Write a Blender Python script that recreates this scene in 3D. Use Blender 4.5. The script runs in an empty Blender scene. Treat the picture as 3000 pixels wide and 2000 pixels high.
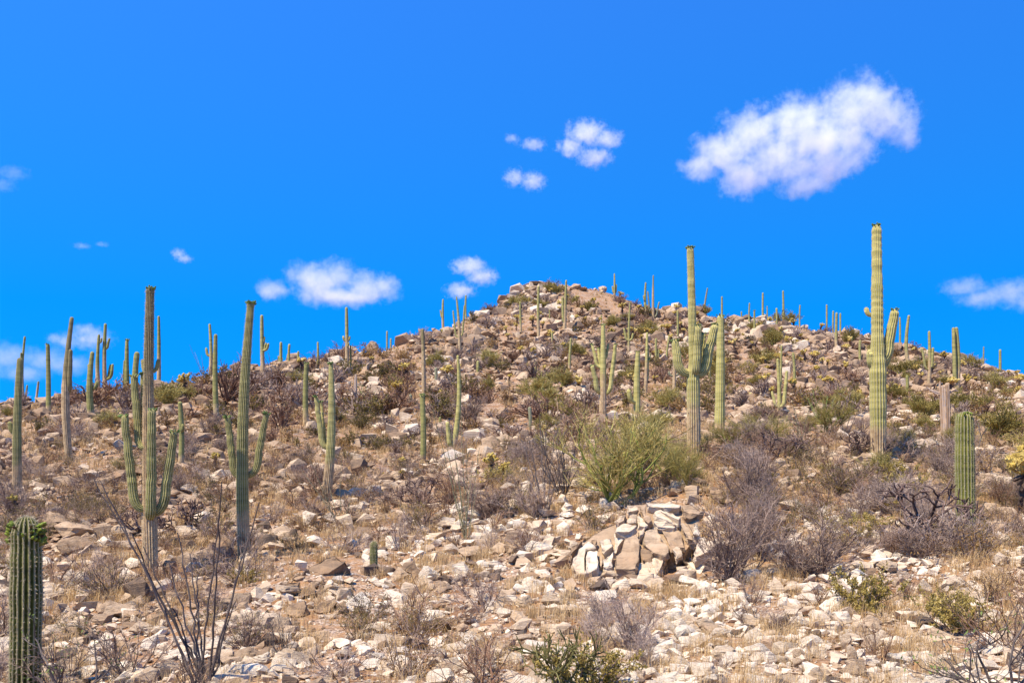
import bpy, bmesh, math, random
import numpy as np
from mathutils import Vector, Matrix, Euler

# ------------------------------------------------------------------ camera, sky, sun, exposure
SC = bpy.context.scene
COL = SC.collection
F, CX, CY = 2917.0, 1500.0, 1400.0          # focal length and principal point of a 3000 x 2000 picture; the camera is level
cam = bpy.data.cameras.new('camera'); cam_o = bpy.data.objects.new('camera', cam); COL.objects.link(cam_o)
cam_o.location = (0, 0, 0); cam_o.rotation_euler = (math.radians(90), 0, 0)
cam.sensor_width = 36.0; cam.lens = 36.0 * F / 3000.0; cam.shift_y = 400.0 / 3000.0
cam.clip_start = 0.1; cam.clip_end = 30000
SC.camera = cam_o

SUN_EL, SUN_AZ = math.radians(60), math.atan2(-0.66, -0.75)     # high, on the left and a little behind the camera
sun_dir = Vector((math.cos(SUN_EL) * math.cos(SUN_AZ), math.cos(SUN_EL) * math.sin(SUN_AZ), math.sin(SUN_EL)))
world = bpy.data.worlds.new('World'); SC.world = world; world.use_nodes = True
wn, wl = world.node_tree.nodes, world.node_tree.links
wn.clear()
w_out = wn.new('ShaderNodeOutputWorld'); w_bg = wn.new('ShaderNodeBackground'); w_sky = wn.new('ShaderNodeTexSky')
w_sky.sky_type = 'NISHITA'; w_sky.sun_disc = False
w_sky.sun_elevation = SUN_EL; w_sky.sun_rotation = math.pi / 2 - SUN_AZ
w_sky.altitude = 900; w_sky.air_density = 1.0; w_sky.dust_density = 0.15; w_sky.ozone_density = 3.0
w_tc = wn.new('ShaderNodeTexCoord'); w_add = wn.new('ShaderNodeVectorMath'); w_add.operation = 'ADD'
w_add.inputs[1].default_value = (0, 0, 0.34)
w_nrm = wn.new('ShaderNodeVectorMath'); w_nrm.operation = 'NORMALIZE'
wl.new(w_tc.outputs['Generated'], w_add.inputs[0]); wl.new(w_add.outputs[0], w_nrm.inputs[0]); wl.new(w_nrm.outputs[0], w_sky.inputs[0])
w_mul = wn.new('ShaderNodeMix'); w_mul.data_type = 'RGBA'; w_mul.blend_type = 'MULTIPLY'; w_mul.inputs[0].default_value = 1.0
w_sep = wn.new('ShaderNodeSeparateXYZ'); wl.new(w_tc.outputs['Generated'], w_sep.inputs[0])
w_rmp = wn.new('ShaderNodeValToRGB'); w_rmp.color_ramp.elements[0].position = 0.16; w_rmp.color_ramp.elements[1].position = 0.45
w_rmp.color_ramp.elements[0].color = (0.012, 0.76, 1.36, 1); w_rmp.color_ramp.elements[1].color = (0.19, 0.775, 1.51, 1)
wl.new(w_sep.outputs['Z'], w_rmp.inputs[0]); wl.new(w_rmp.outputs[0], w_mul.inputs[7])
wl.new(w_sky.outputs[0], w_mul.inputs[6]); wl.new(w_mul.outputs[2], w_bg.inputs[0])
w_bg.inputs[1].default_value = 0.15
wl.new(w_bg.outputs[0], w_out.inputs[0])

sun = bpy.data.lights.new('sun', 'SUN'); sun.energy = 5.0; sun.angle = math.radians(0.53); sun.color = (1.0, 0.875, 0.70)
sun_o = bpy.data.objects.new('sun', sun); COL.objects.link(sun_o)
sun_o.rotation_euler = sun_dir.to_track_quat('Z', 'Y').to_euler(); sun_o.location = (0, 0, 60)

SC.view_settings.view_transform = 'Standard'; SC.view_settings.look = 'None'
SC.view_settings.exposure = 0.70; SC.view_settings.gamma = 1.0; SC.view_settings.use_curve_mapping = False
SC.render.engine = 'CYCLES'
SC.cycles.max_bounces = 8; SC.cycles.volume_bounces = 6; SC.cycles.volume_step_rate = 0.2
SC.cycles.use_denoising = True; SC.cycles.denoiser = 'OPENIMAGEDENOISE'; SC.cycles.denoising_input_passes = 'RGB_ALBEDO_NORMAL'; SC.cycles.denoising_prefilter = 'ACCURATE'

random.seed(7); rng = np.random.default_rng(7)

# ------------------------------------------------------------------ terrain
def vnoise(x, y, seed=0):
    xi = np.floor(x).astype(np.int64); yi = np.floor(y).astype(np.int64)
    fx = x - xi; fy = y - yi
    fx = fx * fx * (3 - 2 * fx); fy = fy * fy * (3 - 2 * fy)
    def h(a, b):
        n = (a * 374761393 + b * 668265263 + seed * 144665) & 0x7fffffff
        n = ((n ^ (n >> 13)) * 1274126177) & 0x7fffffff
        return ((n ^ (n >> 16)) & 0xffff) / 65535.0
    return (h(xi, yi) * (1 - fx) + h(xi + 1, yi) * fx) * (1 - fy) + (h(xi, yi + 1) * (1 - fx) + h(xi + 1, yi + 1) * fx) * fy - 0.5

# columns of the hill: (column, [(depth, picture row or height)], last one is the crest)
PROF = {
 -800: [('z', 8, -2.9), ('z', 14, -2.8), (22, 1705), (32, 1480), (40, 1360), (50, 1255), (60, 1215), (70, 1190)],
 50:   [('z', 8, -2.9), ('z', 14, -2.8), (22, 1705), (32, 1470), (40, 1350), (50, 1245), (60, 1205), (70, 1172)],
 300:  [('z', 8, -2.7), ('z', 14, -2.65), (22, 1695), (30, 1500), (40, 1350), (50, 1240), (60, 1195), (72, 1152)],
 500:  [('z', 8, -2.5), ('z', 14, -2.5), (22, 1690), (28, 1540), (40, 1350), (50, 1240), (60, 1190), (74, 1122)],
 720:  [('z', 8, -2.3), ('z', 14, -2.35), (24, 1637), (32, 1450), (40, 1350), (50, 1250), (60, 1190), (75, 1120), (85, 1070)],
 1000: [('z', 8, -2.1), ('z', 14, -2.3), (24, 1620), (33, 1461), (45, 1330), (60, 1220), (75, 1130), (95, 1030)],
 1250: [('z', 8, -2.05), ('z', 14, -2.3), (24, 1600), (33, 1440), (45, 1330), (60, 1210), (80, 1110), (100, 1020), (115, 965)],
 1400: [('z', 8, -2.0), ('z', 14, -2.25), (24, 1590), (33, 1415), (45, 1305), (60, 1205), (80, 1110), (100, 1025), (125, 930), (132, 912)],
 1490: [('z', 8, -2.0), ('z', 14, -2.2), (24, 1580), (33, 1400), (45, 1290), (60, 1200), (80, 1110), (100, 1030), (125, 920), (145, 858)],
 1540: [('z', 8, -2.0), ('z', 14, -2.2), (24, 1565), (33, 1390), (45, 1280), (60, 1195), (80, 1110), (100, 1030), (125, 915), (152, 832)],
 1620: [('z', 8, -2.0), ('z', 14, -2.2), (23, 1600), (30, 1430), (45, 1277), (60, 1195), (80, 1110), (100, 1030), (125, 915), (152, 824)],
 1780: [('z', 8, -2.0), ('z', 14, -2.2), (22, 1630), (27, 1480), (33, 1370), (45, 1275), (60, 1195), (80, 1110), (100, 1030), (125, 925), (150, 845)],
 1840: [('z', 8, -2.0), ('z', 14, -2.2), (22, 1625), (27, 1475), (33, 1360), (45, 1265), (60, 1195), (80, 1110), (100, 1035), (125, 940), (146, 880)],
 2060: [('z', 8, -2.0), ('z', 14, -2.2), (22, 1610), (32, 1340), (40, 1270), (55, 1205), (75, 1130), (100, 1050), (125, 970), (140, 922)],
 2300: [('z', 8, -2.0), ('z', 14, -2.15), (22, 1590), (32, 1345), (45, 1250), (60, 1200), (80, 1140), (100, 1065), (125, 985), (138, 945)],
 2500: [('z', 8, -2.0), ('z', 14, -2.1), (22, 1580), (32, 1347), (45, 1265), (60, 1210), (80, 1140), (100, 1070), (120, 1005), (130, 974)],
 2700: [('z', 8, -2.05), ('z', 14, -2.1), (22, 1560), (32, 1360), (45, 1280), (60, 1220), (90, 1130), (110, 1060), (122, 1022)],
 2950: [('z', 8, -2.1), ('z', 14, -2.1), (22, 1552), (32, 1380), (45, 1290), (60, 1230), (90, 1140), (110, 1102), (118, 1090)],
 3800: [('z', 8, -2.1), ('z', 14, -2.1), (22, 1550), (32, 1400), (45, 1300), (60, 1250), (90, 1180), (105, 1160)],
}
def pchip(xk, yk, x):
    xk = np.array(xk, float); yk = np.array(yk, float)
    h = np.diff(xk); dl = np.diff(yk) / h
    m = np.zeros_like(yk)
    for i in range(1, len(xk) - 1):
        if dl[i - 1] * dl[i] > 0:
            w1, w2 = 2 * h[i] + h[i - 1], h[i] + 2 * h[i - 1]
            m[i] = (w1 + w2) / (w1 / dl[i - 1] + w2 / dl[i])
    m[0], m[-1] = dl[0], dl[-1]
    i = np.clip(np.searchsorted(xk, x) - 1, 0, len(h) - 1)
    t = (x - xk[i]) / h[i]
    return ((1 + 2 * t) * (1 - t) ** 2 * yk[i] + t * (1 - t) ** 2 * h[i] * m[i] + t * t * (3 - 2 * t) * yk[i + 1] + t * t * (t - 1) * h[i] * m[i + 1])
LD = np.linspace(math.log(8), math.log(20000), 900)
_cols = sorted(PROF); _tab = []
for c in _cols:
    ks = []
    for k in PROF[c]:
        ks.append((k[1], k[2]) if k[0] == 'z' else (k[0], (CY - k[1]) * k[0] / F))
    dc, zc = ks[-1]; zc -= (17 if 1450 <= c <= 1800 else 11) * dc / F; ks[-1] = (dc, zc)      # stones and brush stand on the crest
    ks += [(dc * 1.12, zc + 0.2), (dc * 1.5, zc - 7), (dc * 2.4, zc * 0.35 - 6), (600, -12), (20000, -12)]
    _tab.append(pchip([math.log(k[0]) for k in ks], [k[1] for k in ks], LD))
_tab = np.array(_tab)
DC = np.arange(-800, 3801, 20.0)
TAB = np.array([np.interp(DC, _cols, _tab[:, j]) for j in range(len(LD))]).T
_kern = np.exp(-0.5 * (np.arange(-6, 7) * 20 / 24.0) ** 2); _kern /= _kern.sum()
TAB = np.array([np.convolve(np.pad(TAB[:, j], 6, mode='edge'), _kern, 'valid') for j in range(len(LD))]).T

def H(x, y):
    x = np.asarray(x, float); y = np.asarray(y, float)
    yy = np.maximum(y, 8.0)
    c = np.clip((CX + F * x / yy + 800) / 20.0, 0, len(DC) - 1.001)
    l = np.clip((np.log(yy) - LD[0]) / (LD[1] - LD[0]), 0, len(LD) - 1.001)
    ci = c.astype(int); li = l.astype(int); fc = c - ci; fl = l - li
    z = (TAB[ci, li] * (1 - fc) * (1 - fl) + TAB[ci + 1, li] * fc * (1 - fl) + TAB[ci, li + 1] * (1 - fc) * fl + TAB[ci + 1, li + 1] * fc * fl)
    far = np.clip(yy / 40.0, 0.4, 1.6)
    z = z + far * (0.30 * vnoise(x / 3.1, y / 3.1, 1) + 0.14 * vnoise(x / 1.1, y / 1.1, 2)) + 0.05 * vnoise(x / 0.4, y / 0.4, 3)
    # the mounds that carry the split outcrop and the ledge of boulders
    z = z + 0.55 * np.exp(-(((x - 2.55) / 1.5) ** 2 + ((y - 22.5) / 1.7) ** 2))
    z = z + 0.35 * np.exp(-(((x + 4.0) / 1.0) ** 2 + ((y - 19.5) / 1.2) ** 2))
    return z
DS = np.exp(np.linspace(math.log(5.5), math.log(175), 2200))
GC = np.arange(-300, 3301, 4)
_S = (GC - CX) / F
_R = np.minimum.accumulate(CY - F * H(_S[:, None] * DS[None, :], np.broadcast_to(DS, (len(GC), len(DS)))) / DS[None, :], axis=1)
_TOP = np.argmin(_R, axis=1); _SKY = _R.min(axis=1)
def ground_many(px, row):
    """the points of the hillside seen at picture positions (the crest where a position is above it)"""
    px = np.asarray(px, float); row = np.asarray(row, float)
    c = np.clip(np.round((px - GC[0]) / 4).astype(int), 0, len(GC) - 1); idx = np.zeros(len(px), int)
    for k in np.unique(c):
        m = c == k
        q = np.searchsorted(-_R[k], -row[m]); idx[m] = np.where(q >= len(DS), _TOP[k], q)
    d = DS[idx]; x = (px - CX) / F * d
    return x, d, H(x, d)
def ground_at(px, row):
    x, y, z = ground_many([px], [row])
    return float(x[0]), float(y[0]), float(z[0])
def skyline(px): return np.interp(px, GC, _SKY)
def pix(x, y, z): return CX + F * x / y, CY - F * z / y

# ------------------------------------------------------------------ materials
def new_mat(name, rough=0.85):
    m = bpy.data.materials.new(name); m.use_nodes = True
    n, l = m.node_tree.nodes, m.node_tree.links
    b = n['Principled BSDF']; b.inputs['Roughness'].default_value = rough; b.inputs['Specular IOR Level'].default_value = 0.2
    return m, n, l, b
WARM = 0.97     # surface colours give up some blue to offset the sky's blue fill light
def warm(c): return c if c[0] == c[1] == c[2] else (c[0], c[1], c[2] * WARM)
def ramp(n, l, fac, stops, interp='LINEAR'):
    stops = [(p, warm(c)) for p, c in stops]
    r = n.new('ShaderNodeValToRGB'); r.color_ramp.interpolation = interp
    e = r.color_ramp.elements
    while len(e) < len(stops): e.new(0.5)
    for k, (p, c) in enumerate(stops): e[k].position = p; e[k].color = (*c, 1) if len(c) == 3 else c
    if fac is not None: l.new(fac, r.inputs[0])
    return r.outputs[0]
def noise(n, l, vec, scale, detail=4, rough=0.55, out='Fac'):
    t = n.new('ShaderNodeTexNoise'); t.inputs['Scale'].default_value = scale; t.inputs['Detail'].default_value = detail; t.inputs['Roughness'].default_value = rough
    if vec is not None: l.new(vec, t.inputs['Vector'])
    return t.outputs[out]
def math_n(n, l, op, a, b=None, clamp=False):
    t = n.new('ShaderNodeMath'); t.operation = op; t.use_clamp = clamp
    for k, v in enumerate((a, b)):
        if v is None: continue
        if isinstance(v, (int, float)): t.inputs[k].default_value = v
        else: l.new(v, t.inputs[k])
    return t.outputs[0]
def mix(n, l, fac, a, b, mode='MIX'):
    t = n.new('ShaderNodeMix'); t.data_type = 'RGBA'; t.blend_type = mode
    if isinstance(fac, (int, float)): t.inputs[0].default_value = fac
    else: l.new(fac, t.inputs[0])
    for k, v in ((6, a), (7, b)):
        if isinstance(v, tuple): t.inputs[k].default_value = (*warm(v), 1)
        else: l.new(v, t.inputs[k])
    return t.outputs[2]
def attr(n, name):
    t = n.new('ShaderNodeAttribute'); t.attribute_name = name; return t.outputs['Fac']
def bump(n, l, b, h, strength, dist):
    t = n.new('ShaderNodeBump'); t.inputs['Strength'].default_value = strength; t.inputs['Distance'].default_value = dist
    l.new(h, t.inputs['Height']); l.new(t.outputs[0], b.inputs['Normal'])
def coords(n, which='Object'): return n.new('ShaderNodeTexCoord').outputs[which]

def mat_ground():
    m, n, l, b = new_mat('sandy_ground', 0.95)
    v = coords(n)
    c = ramp(n, l, noise(n, l, v, 0.55, 6, 0.65), [(0.30, (0.17, 0.08, 0.03)), (0.46, (0.29, 0.15, 0.065)), (0.60, (0.40, 0.235, 0.12)), (0.75, (0.24, 0.14, 0.075))])
    vo = n.new('ShaderNodeTexVoronoi'); vo.inputs['Scale'].default_value = 22; l.new(v, vo.inputs['Vector'])
    peb = ramp(n, l, vo.outputs['Color'], [(0.25, (0.10, 0.065, 0.045)), (0.5, (0.34, 0.245, 0.17)), (0.8, (0.60, 0.50, 0.40))])
    fac = math_n(n, l, 'MULTIPLY', ramp(n, l, noise(n, l, v, 3.1, 3), [(0.42, (0, 0, 0)), (0.58, (1, 1, 1))]), 0.75)
    c = mix(n, l, fac, c, peb)
    l.new(c, b.inputs['Base Color'])
    h = math_n(n, l, 'ADD', math_n(n, l, 'MULTIPLY', vo.outputs['Distance'], -0.6), noise(n, l, v, 9, 5, 0.7))
    bump(n, l, b, h, 0.9, 0.05)
    return m
def mat_rock(name, source):
    m, n, l, b = new_mat(name, 0.9)
    v = coords(n)
    if source == 'attr': tone = attr(n, 'tone')
    else:
        oi = n.new('ShaderNodeObjectInfo'); sp = n.new('ShaderNodeSeparateColor'); l.new(oi.outputs['Color'], sp.inputs[0]); tone = sp.outputs[0]
    t2 = math_n(n, l, 'ADD', tone, math_n(n, l, 'MULTIPLY', math_n(n, l, 'SUBTRACT', noise(n, l, v, 2.6, 6, 0.65), 0.5), 0.75), True)
    c = ramp(n, l, t2, [(0.0, (0.07, 0.06, 0.055)), (0.22, (0.175, 0.118, 0.075)), (0.42, (0.31, 0.205, 0.12)), (0.62, (0.43, 0.305, 0.19)), (0.85, (0.60, 0.475, 0.33)), (1.0, (0.72, 0.61, 0.46))])
    # iron stain and dark desert varnish
    st = ramp(n, l, noise(n, l, v, 1.3, 5, 0.6), [(0.56, (0, 0, 0)), (0.72, (1, 1, 1))])
    c = mix(n, l, math_n(n, l, 'MULTIPLY', st, 0.55), c, (0.38, 0.20, 0.095))
    sc = n.new('ShaderNodeMapping'); sc.inputs['Scale'].default_value = (1.2, 1.2, 7); sc.inputs['Rotation'].default_value = (0.35, 0.2, 0.4); l.new(v, sc.inputs[0])
    lam = noise(n, l, sc.outputs[0], 3.0, 6, 0.7)
    c = mix(n, l, math_n(n, l, 'MULTIPLY', ramp(n, l, lam, [(0.36, (1, 1, 1)), (0.46, (0, 0, 0))]), 0.5), c, (0.11, 0.08, 0.06))
    l.new(c, b.inputs['Base Color'])
    bump(n, l, b, math_n(n, l, 'ADD', lam, math_n(n, l, 'MULTIPLY', noise(n, l, v, 14, 5, 0.7), 0.5)), 0.75, 0.07)
    return m
def mat_saguaro(name, green_lo, green_hi, bark_c=((0.34, 0.235, 0.125), (0.62, 0.455, 0.25))):
    m, n, l, b = new_mat(name, 0.8)
    v = coords(n)
    st = n.new('ShaderNodeMapping'); st.inputs['Scale'].default_value = (0.3, 0.3, 4.6); l.new(v, st.inputs[0])
    band = noise(n, l, st.outputs[0], 1.0, 4, 0.6)
    g = ramp(n, l, band, [(0.38, green_lo), (0.60, green_hi)])
    rib = attr(n, 'rib')
    g = mix(n, l, math_n(n, l, 'MULTIPLY', ramp(n, l, rib, [(0.70, (0, 0, 0)), (0.97, (1, 1, 1))]), 0.62), g, (0.43, 0.37, 0.22))
    bk = ramp(n, l, noise(n, l, v, 5, 5, 0.7), [(0.35, bark_c[0]), (0.62, bark_c[1])])
    bk = mix(n, l, math_n(n, l, 'MULTIPLY', ramp(n, l, rib, [(0.1, (1, 1, 1)), (0.5, (0, 0, 0))]), 0.5), bk, (0.14, 0.095, 0.052))
    bf = math_n(n, l, 'ADD', attr(n, 'bark'), math_n(n, l, 'MULTIPLY', math_n(n, l, 'SUBTRACT', noise(n, l, v, 2.2, 5, 0.6), 0.5), 0.9))
    c = mix(n, l, ramp(n, l, bf, [(0.40, (0, 0, 0)), (0.66, (1, 1, 1))]), g, bk)
    # healed scars and bird holes
    sp = ramp(n, l, noise(n, l, v, 9, 2, 0.5), [(0.70, (0, 0, 0)), (0.74, (1, 1, 1))])
    c = mix(n, l, math_n(n, l, 'MULTIPLY', sp, 0.7), c, (0.09, 0.065, 0.05))
    l.new(c, b.inputs['Base Color'])
    bump(n, l, b, noise(n, l, v, 26, 4, 0.7), 0.5, 0.02)
    return m
def mat_plain(name, stops, scale=6, rough=0.85, per_object=0.0, sss=0.0):
    """colour by fine noise, the tone of each piece ('tone') and a small difference between one plant and the next"""
    m, n, l, b = new_mat(name, rough)
    f = math_n(n, l, 'ADD', math_n(n, l, 'MULTIPLY', noise(n, l, coords(n), scale, 3), 0.6), math_n(n, l, 'MULTIPLY', attr(n, 'tone'), 0.4))
    if per_object:
        oi = n.new('ShaderNodeObjectInfo')
        f = math_n(n, l, 'ADD', f, math_n(n, l, 'MULTIPLY', math_n(n, l, 'SUBTRACT', oi.outputs['Random'], 0.5), per_object))
    c = ramp(n, l, f, stops)
    l.new(c, b.inputs['Base Color'])
    if sss:
        tr = n.new('ShaderNodeBsdfTranslucent'); l.new(c, tr.inputs[0]); mx = n.new('ShaderNodeMixShader'); mx.inputs[0].default_value = sss
        l.new(b.outputs[0], mx.inputs[1]); l.new(tr.outputs[0], mx.inputs[2]); l.new(mx.outputs[0], n['Material Output'].inputs['Surface'])
    return m
M = {}
M['ground'] = mat_ground()
M['rock'] = mat_rock('rock_by_stone', 'attr'); M['rock_o'] = mat_rock('rock_by_boulder', 'obj')
M['sag_bright'] = mat_saguaro('saguaro_yellow_green', (0.30, 0.275, 0.07), (0.54, 0.48, 0.165))
M['sag_green'] = mat_saguaro('saguaro_green', (0.15, 0.15, 0.036), (0.33, 0.31, 0.09))
M['sag_dark'] = mat_saguaro('saguaro_deep_green', (0.045, 0.052, 0.008), (0.11, 0.118, 0.02))
M['sag_grey'] = mat_saguaro('saguaro_grey_green', (0.16, 0.165, 0.10), (0.25, 0.25, 0.15))
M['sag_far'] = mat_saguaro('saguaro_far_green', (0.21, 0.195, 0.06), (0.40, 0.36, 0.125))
M['sag_brown'] = mat_saguaro('saguaro_brownish', (0.13, 0.105, 0.045), (0.235, 0.195, 0.085))
M['sag_spiny'] = mat_saguaro('saguaro_bristly_green', (0.09, 0.10, 0.018), (0.20, 0.20, 0.04))
M['spine'] = mat_plain('cactus_spines', [(0.3, (0.34, 0.26, 0.16)), (0.7, (0.58, 0.50, 0.34))], 8)
M['bud'] = mat_plain('flower_buds', [(0.3, (0.05, 0.10, 0.03)), (0.6, (0.17, 0.24, 0.06)), (0.85, (0.52, 0.46, 0.30))], 20)
M['fruit'] = mat_plain('green_fruit', [(0.30, (0.07, 0.035, 0.02)), (0.42, (0.10, 0.13, 0.015)), (0.62, (0.22, 0.29, 0.035)), (0.8, (0.16, 0.085, 0.04))], 20, 0.6)
M['wood'] = mat_plain('dead_ribs', [(0.3, (0.34, 0.22, 0.13)), (0.6, (0.56, 0.40, 0.26)), (0.8, (0.40, 0.33, 0.28))], 3)
M['char'] = mat_plain('charred_bark', [(0.3, (0.02, 0.016, 0.014)), (0.7, (0.10, 0.075, 0.06))], 6)
M['twig'] = mat_plain('grey_twigs', [(0.2, (0.10, 0.064, 0.048)), (0.5, (0.27, 0.19, 0.145)), (0.8, (0.47, 0.36, 0.285))], 3, per_object=0.3)
M['twig_red'] = mat_plain('russet_twigs', [(0.2, (0.09, 0.046, 0.028)), (0.5, (0.24, 0.135, 0.08)), (0.8, (0.42, 0.28, 0.19))], 3, per_object=0.3)
M['twig_dark'] = mat_plain('dark_stems', [(0.2, (0.045, 0.034, 0.03)), (0.55, (0.12, 0.095, 0.08)), (0.85, (0.26, 0.22, 0.18))], 5)
M['leaf_olive'] = mat_plain('olive_leaves', [(0.2, (0.07, 0.054, 0.012)), (0.5, (0.17, 0.128, 0.03)), (0.8, (0.33, 0.245, 0.07))], 5, 0.6, 0.3, 0.3)
M['leaf_brown'] = mat_plain('ochre_leaves', [(0.2, (0.10, 0.052, 0.014)), (0.5, (0.26, 0.145, 0.042)), (0.8, (0.45, 0.28, 0.09))], 5, 0.6, 0.3, 0.3)
M['leaf_pale'] = mat_plain('pale_yellow_leaves', [(0.2, (0.20, 0.145, 0.03)), (0.5, (0.40, 0.30, 0.075)), (0.8, (0.60, 0.48, 0.18))], 5, 0.6, 0.3, 0.3)
M['verde'] = mat_plain('palo_verde_twigs', [(0.2, (0.20, 0.155, 0.04)), (0.5, (0.40, 0.32, 0.09)), (0.8, (0.56, 0.47, 0.18))], 2, 0.7, 0.3, 0.25)
M['verde_bark'] = mat_plain('palo_verde_bark', [(0.3, (0.10, 0.12, 0.025)), (0.7, (0.26, 0.27, 0.06))], 4)
M['ocotillo'] = mat_plain('ocotillo_wands', [(0.25, (0.06, 0.055, 0.03)), (0.5, (0.16, 0.15, 0.075)), (0.8, (0.33, 0.29, 0.17))], 14)
M['ocotillo_green'] = mat_plain('ocotillo_green_wands', [(0.25, (0.09, 0.13, 0.03)), (0.5, (0.20, 0.25, 0.06)), (0.8, (0.34, 0.36, 0.13))], 9)
M['staghorn'] = mat_plain('cane_cholla_joints', [(0.25, (0.055, 0.032, 0.026)), (0.5, (0.14, 0.088, 0.068)), (0.8, (0.30, 0.21, 0.16))], 12)
M['pencil'] = mat_plain('pencil_cholla_joints', [(0.25, (0.05, 0.045, 0.014)), (0.55, (0.14, 0.125, 0.04)), (0.85, (0.30, 0.265, 0.10))], 9)
M['teddy'] = mat_plain('cholla_spiny_joints', [(0.2, (0.26, 0.17, 0.035)), (0.5, (0.54, 0.39, 0.085)), (0.8, (0.72, 0.58, 0.22))], 9, 0.8, 0.25, 0.15)
M['teddy_old'] = mat_plain('cholla_old_joints', [(0.2, (0.16, 0.09, 0.035)), (0.55, (0.36, 0.22, 0.08)), (0.8, (0.52, 0.38, 0.17))], 9, 0.8, 0.25)
M['teddy_trunk'] = mat_plain('cholla_trunk', [(0.3, (0.02, 0.014, 0.010)), (0.7, (0.10, 0.065, 0.045))], 14)
M['grass'] = mat_plain('dry_grass', [(0.15, (0.28, 0.19, 0.11)), (0.4, (0.50, 0.32, 0.135)), (0.65, (0.62, 0.44, 0.22)), (0.85, (0.64, 0.51, 0.32))], 1.2, sss=0.2)
M['leaf_green'] = mat_plain('small_green_leaves', [(0.2, (0.10, 0.15, 0.03)), (0.6, (0.24, 0.32, 0.08))], 5, 0.6, 0, 0.3)

# ------------------------------------------------------------------ mesh helpers
def mesh_np(name, V, Fc, mat, attrs=None, smooth=False):
    V = np.asarray(V, np.float32); Fc = np.asarray(Fc, np.int32)
    me = bpy.data.meshes.new(name)
    n, (m, k) = len(V), Fc.shape
    me.vertices.add(n); me.vertices.foreach_set('co', V.ravel())
    me.loops.add(m * k); me.loops.foreach_set('vertex_index', Fc.ravel())
    me.polygons.add(m); me.polygons.foreach_set('loop_start', np.arange(0, m * k, k, dtype=np.int32))
    try: me.polygons.foreach_set('loop_total', np.full(m, k, np.int32))
    except Exception: pass
    me.polygons.foreach_set('use_smooth', np.full(m, bool(smooth)))
    for a, vals in (attrs or {}).items():
        at = me.attributes.new(a, 'FLOAT', 'POINT'); at.data.foreach_set('value', np.asarray(vals, np.float32))
    me.update(calc_edges=True); me.validate()
    me.materials.append(M[mat] if isinstance(mat, str) else mat)
    return me
class Tubes:
    """tapering tubes gathered into one mesh; quads only"""
    def __init__(s): s.V = []; s.F = []; s.T = []; s.n = 0
    def add(s, P, R, k=3, tone=None, cap=False):
        P = np.asarray(P, float); n = len(P)
        R = np.broadcast_to(np.asarray(R, float), (n,)) if np.ndim(R) < 1 or len(np.atleast_1d(R)) == n else np.interp(np.linspace(0, 1, n), np.linspace(0, 1, len(R)), R)
        t = np.gradient(P, axis=0); t /= np.linalg.norm(t, axis=1, keepdims=True) + 1e-9
        ax = np.array((0.31, 0.95, 0.08)) if abs(t[0][1]) < 0.8 else np.array((0.95, 0.1, 0.3))
        u = np.cross(t, ax); u /= np.linalg.norm(u, axis=1, keepdims=True) + 1e-9
        w = np.cross(t, u)
        a = np.arange(k) * 2 * math.pi / k + s.n
        ring = P[:, None, :] + R[:, None, None] * (np.cos(a)[None, :, None] * u[:, None, :] + np.sin(a)[None, :, None] * w[:, None, :])
        i = np.arange(n - 1)[:, None] * k; j = np.arange(k)[None, :]; j2 = (j + 1) % k
        q = np.stack([i + j, i + j2, i + k + j2, i + k + j], -1).reshape(-1, 4) + s.n
        s.V.append(ring.reshape(-1, 3)); s.F.append(q); s.T.append(np.full(n * k, random.random() if tone is None else tone)); s.n += n * k
        if cap and k >= 4:
            b = s.n - k
            s.F.append(np.array([[b, b + 1, b + 2, b + 3]] if k == 4 else [[b, b + 1, b + 2, b + 5], [b + 2, b + 3, b + 4, b + 5]]))
    def quad(s, c, a, b, tone=None):
        s.V.append(np.array([c - a * 0.5, c + b * 0.5 - a * 0.05, c + a * 0.5, c - b * 0.5 - a * 0.05])); s.F.append(np.array([[0, 1, 2, 3]]) + s.n)
        s.T.append(np.full(4, random.random() if tone is None else tone)); s.n += 4
    def mesh(s, name, mat, smooth=False):
        return mesh_np(name, np.concatenate(s.V), np.concatenate(s.F), mat, {'tone': np.concatenate(s.T)}, smooth)
    def join(s, o, dv=(0, 0, 0)):
        for v, f, t in zip(o.V, o.F, o.T): pass
def link(name, me, parent=None, loc=None):
    o = bpy.data.objects.new(name, me); COL.objects.link(o)
    if parent is not None: o.parent = parent
    if loc is not None: o.location = loc
    return o
def tag(o, label=None, cat=None, group=None, kind=None):
    if label: o['label'] = label
    if cat: o['category'] = cat
    if group: o['group'] = group
    if kind: o['kind'] = kind
    return o
def empty(name, loc, rz=0, s=1.0):
    o = bpy.data.objects.new(name, None); COL.objects.link(o); o.location = loc; o.rotation_euler = (0, 0, rz); o.scale = (s, s, s); o.empty_display_size = 0.2
    return o
def rdir(lo, hi):
    a = random.uniform(0, 2 * math.pi); p = math.radians(random.uniform(lo, hi))
    return np.array((math.sin(p) * math.cos(a), math.sin(p) * math.sin(a), math.cos(p)))
def grow(p, d, L, n, wig, up=0.0):
    P = [np.array(p, float)]; d = np.array(d, float)
    for i in range(n):
        d = d + np.array((random.gauss(0, wig), random.gauss(0, wig), random.gauss(0, wig) + up)); d /= np.linalg.norm(d)
        P.append(P[-1] + d * L / n)
    return np.array(P), d
def side(d, ang):
    """a direction that leaves d at the given angle"""
    r = np.array((random.gauss(0, 1), random.gauss(0, 1), random.gauss(0, 1))); r -= d * r.dot(d); r /= np.linalg.norm(r) + 1e-9
    return d * math.cos(ang) + r * math.sin(ang)

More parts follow.
